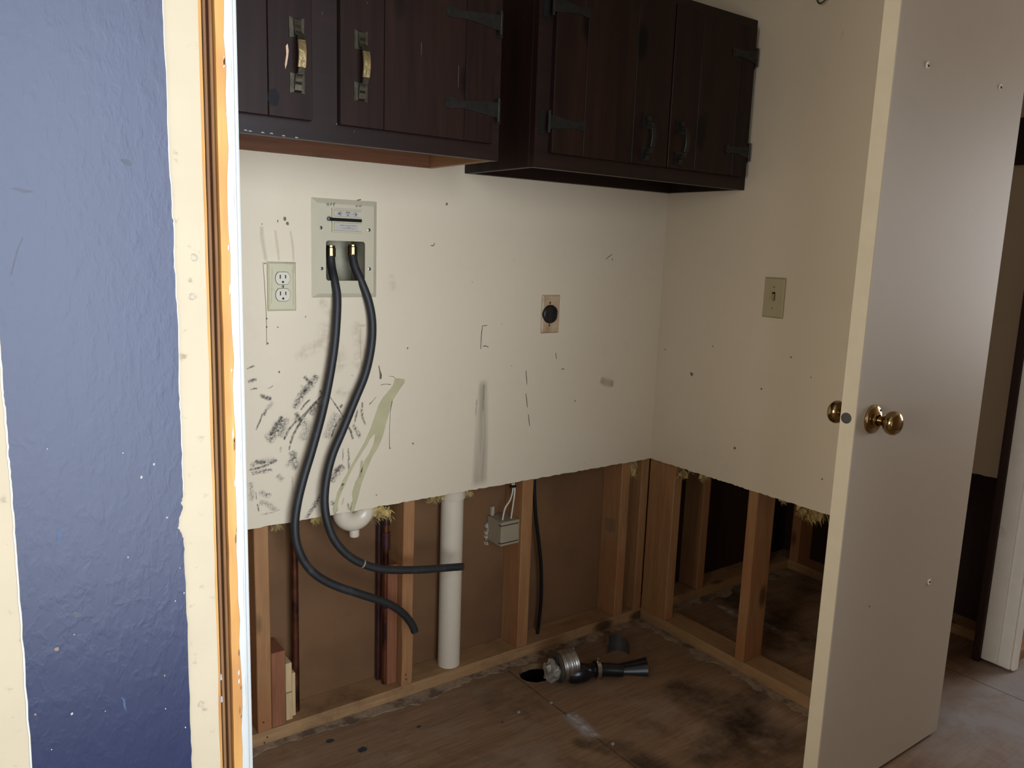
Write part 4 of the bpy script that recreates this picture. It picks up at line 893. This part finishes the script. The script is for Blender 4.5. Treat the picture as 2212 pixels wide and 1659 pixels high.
rcp = obj('receptacle', lathe(B(), [(0, -.004), (.0272, -.004), (.0275, .002), (.0262, .0055), (.0240, .0068), (.0215, .0052), (0, .0052)], (cx_, -.0065, cz_), (0, -1, 0), 36), 'black_plastic', dr, True)
for dx, dz, a in ((.004, .0115, 0), (-.011, -.004, 1), (.011, -.004, 2)):
    bx('slot', 'hole_black', rcp, cx_+dx-.0016, cx_+dx+.0016, -.0122, -.0116, cz_+dz-.0045, cz_+dz+.0045, 0)
screw(dr, cx_-.002, -.0062, cz_+.0335, (0, -1, 0), .0036, 'iron_antique'); screw(dr, cx_-.001, -.0062, cz_-.0325, (0, -1, 0), .0036, 'iron_antique')
sw = thing('light_switch', (0, -.4355, 1.104), 'almond toggle light switch on the right wall', 'switch')
plate(sw, YZ(0.0), -.4700, -.4012, 1.1045, 1.2190, .0065, 'switch_almond')
yc, zc = -.4365, 1.166
bx('toggle_slot', 'hole_black', sw, -.0072, -.0062, yc-.0050, yc+.0050, zc-.0120, zc+.0120, 0)
bm = B(); vs = [Vector((-.0072, yc-.0036, zc-.0105)), Vector((-.0072, yc+.0036, zc-.0105)), Vector((-.0072, yc+.0036, zc+.0065)), Vector((-.0072, yc-.0036, zc+.0065)),
    Vector((-.0165, yc-.0030, zc-.0120)), Vector((-.0165, yc+.0030, zc-.0120)), Vector((-.0180, yc+.0030, zc-.0060)), Vector((-.0180, yc-.0030, zc-.0060))]
V = [bm.verts.new(v) for v in vs]
for f in ((0, 1, 5, 4), (1, 2, 6, 5), (2, 3, 7, 6), (3, 0, 4, 7), (4, 5, 6, 7), (0, 3, 2, 1)): bm.faces.new([V[k] for k in f])
bmesh.ops.recalc_face_normals(bm, faces=bm.faces[:]); obj('toggle', bm, 'switch_almond', sw)
for dz in (.030, -.030): screw(sw, -.0066, yc, zc-.004+dz, (-1, 0, 0), .0032, 'switch_almond')

# wire hook high on the right wall
hk = [at(1763, -14, 0, -.012), at(1765, 0, 0, -.016), at(1769, 7, 0, -.02), at(1775, 6, 0, -.02), at(1782, 0, 0, -.018), at(1790, -10, 0, -.010), at(1795, -16, 0, .0)]
tag(obj('wire_hook', tube(B(), smooth_pts(hk, 5), .0018, 8), 'iron_black', None, True), 'small dark bent wire hook high on the right wall', 'hook')

# ------------------------------------------------------------------ pipes, cable and box in the open wall
def pipe(name, label, cat, pts, r, mat, group=None, seg=20):
    o = obj(name, tube(B(), pts, r, seg), mat, None, True); tag(o, label, cat, group); return o
sx = at(972, 1300, 1, .052).x
st = thing('drain_standpipe', (sx, .052, .037), 'thick white plastic standpipe rising from the bottom plate', 'pipe')
obj('pipe', lathe(B(), [(0, 0), (.0335, 0), (.0335, 1.0), (0, 1.0)], (sx, .052, .037), (0, 0, 1), 32), 'pvc', st, True)
obj('coupling', lathe(B(), [(.0337, 0), (.0375, .0005), (.0385, .003), (.0385, .055), (.0337, .056)], (sx, .052, .556), (0, 0, 1), 32), 'pvc', st, True)
pc = at(764, 1100, 1, .045); tx, ty, tz = pc.x, .045, at(764, 1146, 1, .045).z
pt = thing('drain_trap', (tx, ty, tz-.022), 'white plastic trap bend with a round plug under the cut wall', 'pipe trap')
R_, r_t = .033, .0265; arc = [Vector((tx-R_, ty, tz+r_t+R_+.12))]+[Vector((tx-R_*math.cos(math.pi*k/16), ty, tz+r_t+R_-R_*math.sin(math.pi*k/16))) for k in range(17)]+[Vector((tx+R_, ty, tz+r_t+R_+.12))]
obj('bend', tube(B(), arc, r_t, 22), 'pvc', pt, True)
obj('plug', lathe(B(), [(0, -.016), (.0125, -.016), (.0135, -.013), (.0135, .004), (0, .004)], (tx+.002, ty, tz), (0, 0, 1), 20), 'pvc', pt, True)
for s in (-1, 1): obj('collar', lathe(B(), [(.0267, 0), (.0295, .001), (.0295, .022), (.0267, .023)], (tx+s*R_, ty, tz+r_t+R_+.004), (0, 0, 1), 24), 'pvc', pt, True)
x1 = at(637, 1300, 1, .06).x
pipe('copper_pipe', 'single dark copper pipe left of the trap, behind the lowest hose loop', 'pipe', [(x1, .06, .0372), (x1, .06, .6), (x1, .06, 1.1)], .0095, 'copper', 'copper pipes')
xa = at(829, 1400, 1, .062).x; xb = at(820, 1400, 1, .085).x
cpA = thing('copper_pipe', (xa, .062, .037), 'stained copper pipe with a joint, close against the middle stud', 'pipe', 'copper pipes')
obj('pipe', tube(B(), [(xa, .055, .0375), (xa, .055, .3), (xa+.001, .055, 1.0)], .0085, 16), 'copper', cpA, True)
obj('joint', lathe(B(), [(.0087, 0), (.0115, .001), (.0115, .05), (.0087, .051)], (xa+.0008, .055, .44), (0, 0, 1), 16), 'copper_dark', cpA, True)
obj('joint', lathe(B(), [(.0087, 0), (.0112, .001), (.0112, .10), (.0087, .101)], (xa+.0008, .055, .51), (0, 0, 1), 16), 'copper_dark', cpA, True)
obj('strap', box(B(), xa-.012, xa+.022, .044, .0465, .268, .284, .001), 'copper_dark', cpA)
pipe('copper_pipe', 'thin copper pipe behind the stained one, against the brown backing', 'pipe', [(xb-.004, .086, .0372), (xb-.004, .086, .5), (xb-.004, .086, 1.0)], .0075, 'copper_dark', 'copper pipes')

YJ = .022; a = wa(1083, 1129, YJ); b = wa(1115, 1171, YJ)
JX0, JX1, JZ1, JZ0 = a[0], -.5302, a[1]-.001, wa(1083, 1181, YJ)[1]
jb = thing('junction_box', ((JX0+JX1)/2, .05, JZ0), 'grey-beige plastic junction box fixed to the stud, two wires entering', 'junction box')
obj('body', box(B(), JX0, JX1, YJ, .098, JZ0, JZ1, .0025, 2), 'grey_plastic', jb)
for z in (JZ1-.012, JZ0+.008):
    bm = box(B(), JX0-.0008, JX1-.004, YJ-.0008, YJ+.001, z, z+.0026); box(bm, JX0-.0008, JX0+.001, YJ+.001, .034, z, z+.0026)
    obj('groove', bm, 'hole_black', jb)
bm = B(); q_ = random.Random(3)
for k in range(6):
    z = JZ0-.016+k*.011; box(bm, JX0-.004+q_.uniform(-.004, .003), JX0+.001, .090+q_.uniform(-.004, .002), .100, z, z+q_.uniform(.006, .014))
rough(bm, .004, 160); obj('plaster_flash', bm, 'plaster_chip', jb)
bm = box(B(), JX0+.012, JX0+.020, .090, .101, JZ1, JZ1+.028); rough(bm, .004, 90); obj('plaster_flash', bm, 'plaster_chip', jb)
def wire(name, label, pts, r, mat, grp=None):
    o = obj(name, tube(B(), smooth_pts(pts, 6), r, 10), mat, None, True); return tag(o, label, 'wire', grp)
jt = JZ1-.002
top = at(1108, 1030, 1, .035)
wire('electric_wire', 'white wire bowing left into the junction box', [(top.x-.003, .036, top.z+.15), (top.x-.003, .036, top.z), at(1108, 1056, 1, .036), at(1102, 1080, 1, .038), at(1091, 1098, 1, .040), (JX0+.018, .042, jt)], .0026, 'cable_white', 'wires into the junction box')
wire('electric_wire', 'straighter white wire on the right entering the junction box', [(top.x+.004, .036, top.z+.15), (top.x+.004, .036, top.z), at(1112, 1058, 1, .036), at(1109, 1085, 1, .038), (JX0+.050, .042, jt)], .0026, 'cable_white', 'wires into the junction box')
s0 = at(1109, 1051, 1, .033); tag(obj('cable_staple', box(B(), s0.x-.010, s0.x+.010, .030, .041, s0.z-.004, s0.z+.004, .002), 'black_plastic', None), 'small black staple holding the two white wires together', 'staple')
tag(obj('black_cable', tube(B(), smooth_pts([at(1154, 960, 1, .045), at(1154, 1040, 1, .045), at(1157, 1110, 1, .045), at(1165, 1180, 1, .047), at(1169, 1230, 1, .05), at(1169, 1290, 1, .055), at(1165, 1335, 1, .058), at(1161, 1372, 1, .058)], 6), [.0058]*43, 12), 'black_plastic', None, True), 'loose black cable hanging in the open bay right of the junction box', 'cable')

# ------------------------------------------------------------------ dryer vent parts lying on the floor
def fp(px, py, z): return at(px, py, 2, z)
vd = thing('dryer_vent_duct', (HOLE[0]+.1, HOLE[1]-.05, 0), 'silver corrugated duct collar with a black hose and steel clamp beside the floor hole', 'duct')
ax0 = fp(1200, 1442, .047); ax1 = fp(1242, 1430, .052); ax = (ax1-ax0).normalized()
obj('ring', lathe(B(), [(.030, 0), (.046, 0), (.046, .004), (.030, .004)], ax0+ax*.004, ax, 30), 'galvanised', vd, True)
prof = []
for k in range(33): t = k/32; prof.append((.0425+.0022*math.sin(t*math.pi*14), .010+.052*t))
prof = [(.036, .010)]+prof+[(.036, .062)]
obj('corrugated_sleeve', lathe(B(), prof, ax0, ax, 40), 'aluminium', vd, True)
bm = B(); q_ = random.Random(12)
g = bmesh.ops.create_icosphere(bm, subdivisions=3, radius=.034); cc = fp(1192, 1450, .030)
for v in g['verts']:
    v.co = Vector((v.co.x*.55, v.co.y*.95, v.co.z*.95))+noise.noise_vector(v.co*48)*.016; v.co = v.co+cc; v.co.z = max(v.co.z, .001)
obj('crumpled_foil', bm, 'crumpled_foil', vd)
bm = B(); g = bmesh.ops.create_icosphere(bm, subdivisions=3, radius=.022); cc = fp(1236, 1418, .058)
for v in g['verts']: v.co = Vector((v.co.x*.5, v.co.y*.5, v.co.z*1.2))+noise.noise_vector(v.co*60)*.010; v.co = v.co+cc
obj('crumpled_foil', bm, 'crumpled_foil', vd)
b0, b1, b2, b3 = fp(1228, 1458, .024), fp(1262, 1452, .030), fp(1290, 1446, .024), fp(1345, 1448, .020)
P = smooth_pts([b0, b1, b2, b3], 8); n = len(P)
Rr = [.023+.007*math.sin(min(1, i/(n*.45))*math.pi)-.004*(i/n) for i in range(n)]
obj('hose', tube(B(), P, Rr, 20, True), 'black_plastic', vd, True)
d_ = (b3-b1).normalized()
obj('clamp', lathe(B(), [(.0265, 0), (.0275, .0005), (.0275, .013), (.0265, .0135)], b2-d_*.008, d_, 30), 'steel', vd, True)
obj('clamp_screw', box(B(), b2.x-.004, b2.x+.004, b2.y-.004, b2.y+.004, b2.z+.026, b2.z+.037, .001), 'steel', vd)
# open half-round black scoop at its end
s0_, s1_ = fp(1325, 1452, .004), fp(1396, 1452, .004); dv = (s1_-s0_); dl = dv.normalized(); sd_ = Vector((-dl.y, dl.x, 0)); bm = B(); rows = []
for i in range(13):
    t = i/12; R0 = .020+.016*t; row = []
    for th in (0, .0025):
        row.append([bm.verts.new(s0_+dv*t+sd_*(math.cos(a_)*(R0-th)+.010)+Vector((0, 0, max(.0005, math.sin(a_)*(R0-th)*(.9+.25*t))+ (.001 if th else 0)))) for a_ in [math.pi*(.42+.62*k/10) for k in range(11)]])
    rows.append(row)
for i in range(12):
    for s in (0, 1):
        for k in range(10): bm.faces.new((rows[i][s][k], rows[i][s][k+1], rows[i+1][s][k+1], rows[i+1][s][k]))
    for k in (0, 10): bm.faces.new((rows[i][0][k], rows[i][1][k], rows[i+1][1][k], rows[i+1][0][k]))
for i in (0, 12):
    for k in range(10): bm.faces.new((rows[i][0][k], rows[i][0][k+1], rows[i][1][k+1], rows[i][1][k]))
bmesh.ops.recalc_face_normals(bm, faces=bm.faces[:]); obj('scoop', bm, 'black_plastic', vd, True)
# curved sheet metal flap standing behind it
cb = fp(1336, 1416, 0.0); bm = B(); rows = []
ang = math.atan2(CR.y, CR.x)
for i in range(15):
    t = i/14; a_ = math.pi*(.10+.85*t); rr = .036
    base = cb+Vector((math.cos(ang)*-math.cos(a_)*rr, math.sin(ang)*-math.cos(a_)*rr, 0))+Vector((-math.sin(ang), math.cos(ang), 0))*math.sin(a_)*rr*.9
    h = .058*(1-.75*max(0, t-.35)**1.4)
    col_ = []
    for th in (0, .0012):
        f_ = 1-th/rr; o_ = cb+(base-cb)*f_
        col_.append((bm.verts.new(o_+Vector((0, 0, .0005))), bm.verts.new(o_+Vector((0, 0, h)))))
    rows.append(col_)
for a_, b_ in zip(rows, rows[1:]):
    bm.faces.new((a_[0][0], b_[0][0], b_[0][1], a_[0][1])); bm.faces.new((a_[1][0], a_[1][1], b_[1][1], b_[1][0]))
    bm.faces.new((a_[0][1], b_[0][1], b_[1][1], a_[1][1])); bm.faces.new((a_[0][0], a_[1][0], b_[1][0], b_[0][0]))
for a_ in (rows[0], rows[-1]): bm.faces.new((a_[0][0], a_[0][1], a_[1][1], a_[1][0]))
bmesh.ops.recalc_face_normals(bm, faces=bm.faces[:])
flap = obj('metal_flap', bm, 'galvanised', None, True); e0 = Vector((math.cos(ang), math.sin(ang), 0)); k0 = cb-e0*.0355+Vector((-math.sin(ang), math.cos(ang), 0))*.009
obj('rim', tube(B(), [k0+Vector((0, 0, .030)), k0+Vector((-.002, 0, .060))], .0034, 8), 'aluminium', flap, True)
tag(flap, 'curved dark sheet metal flap with a bright edge standing behind the black hose', 'sheet metal')
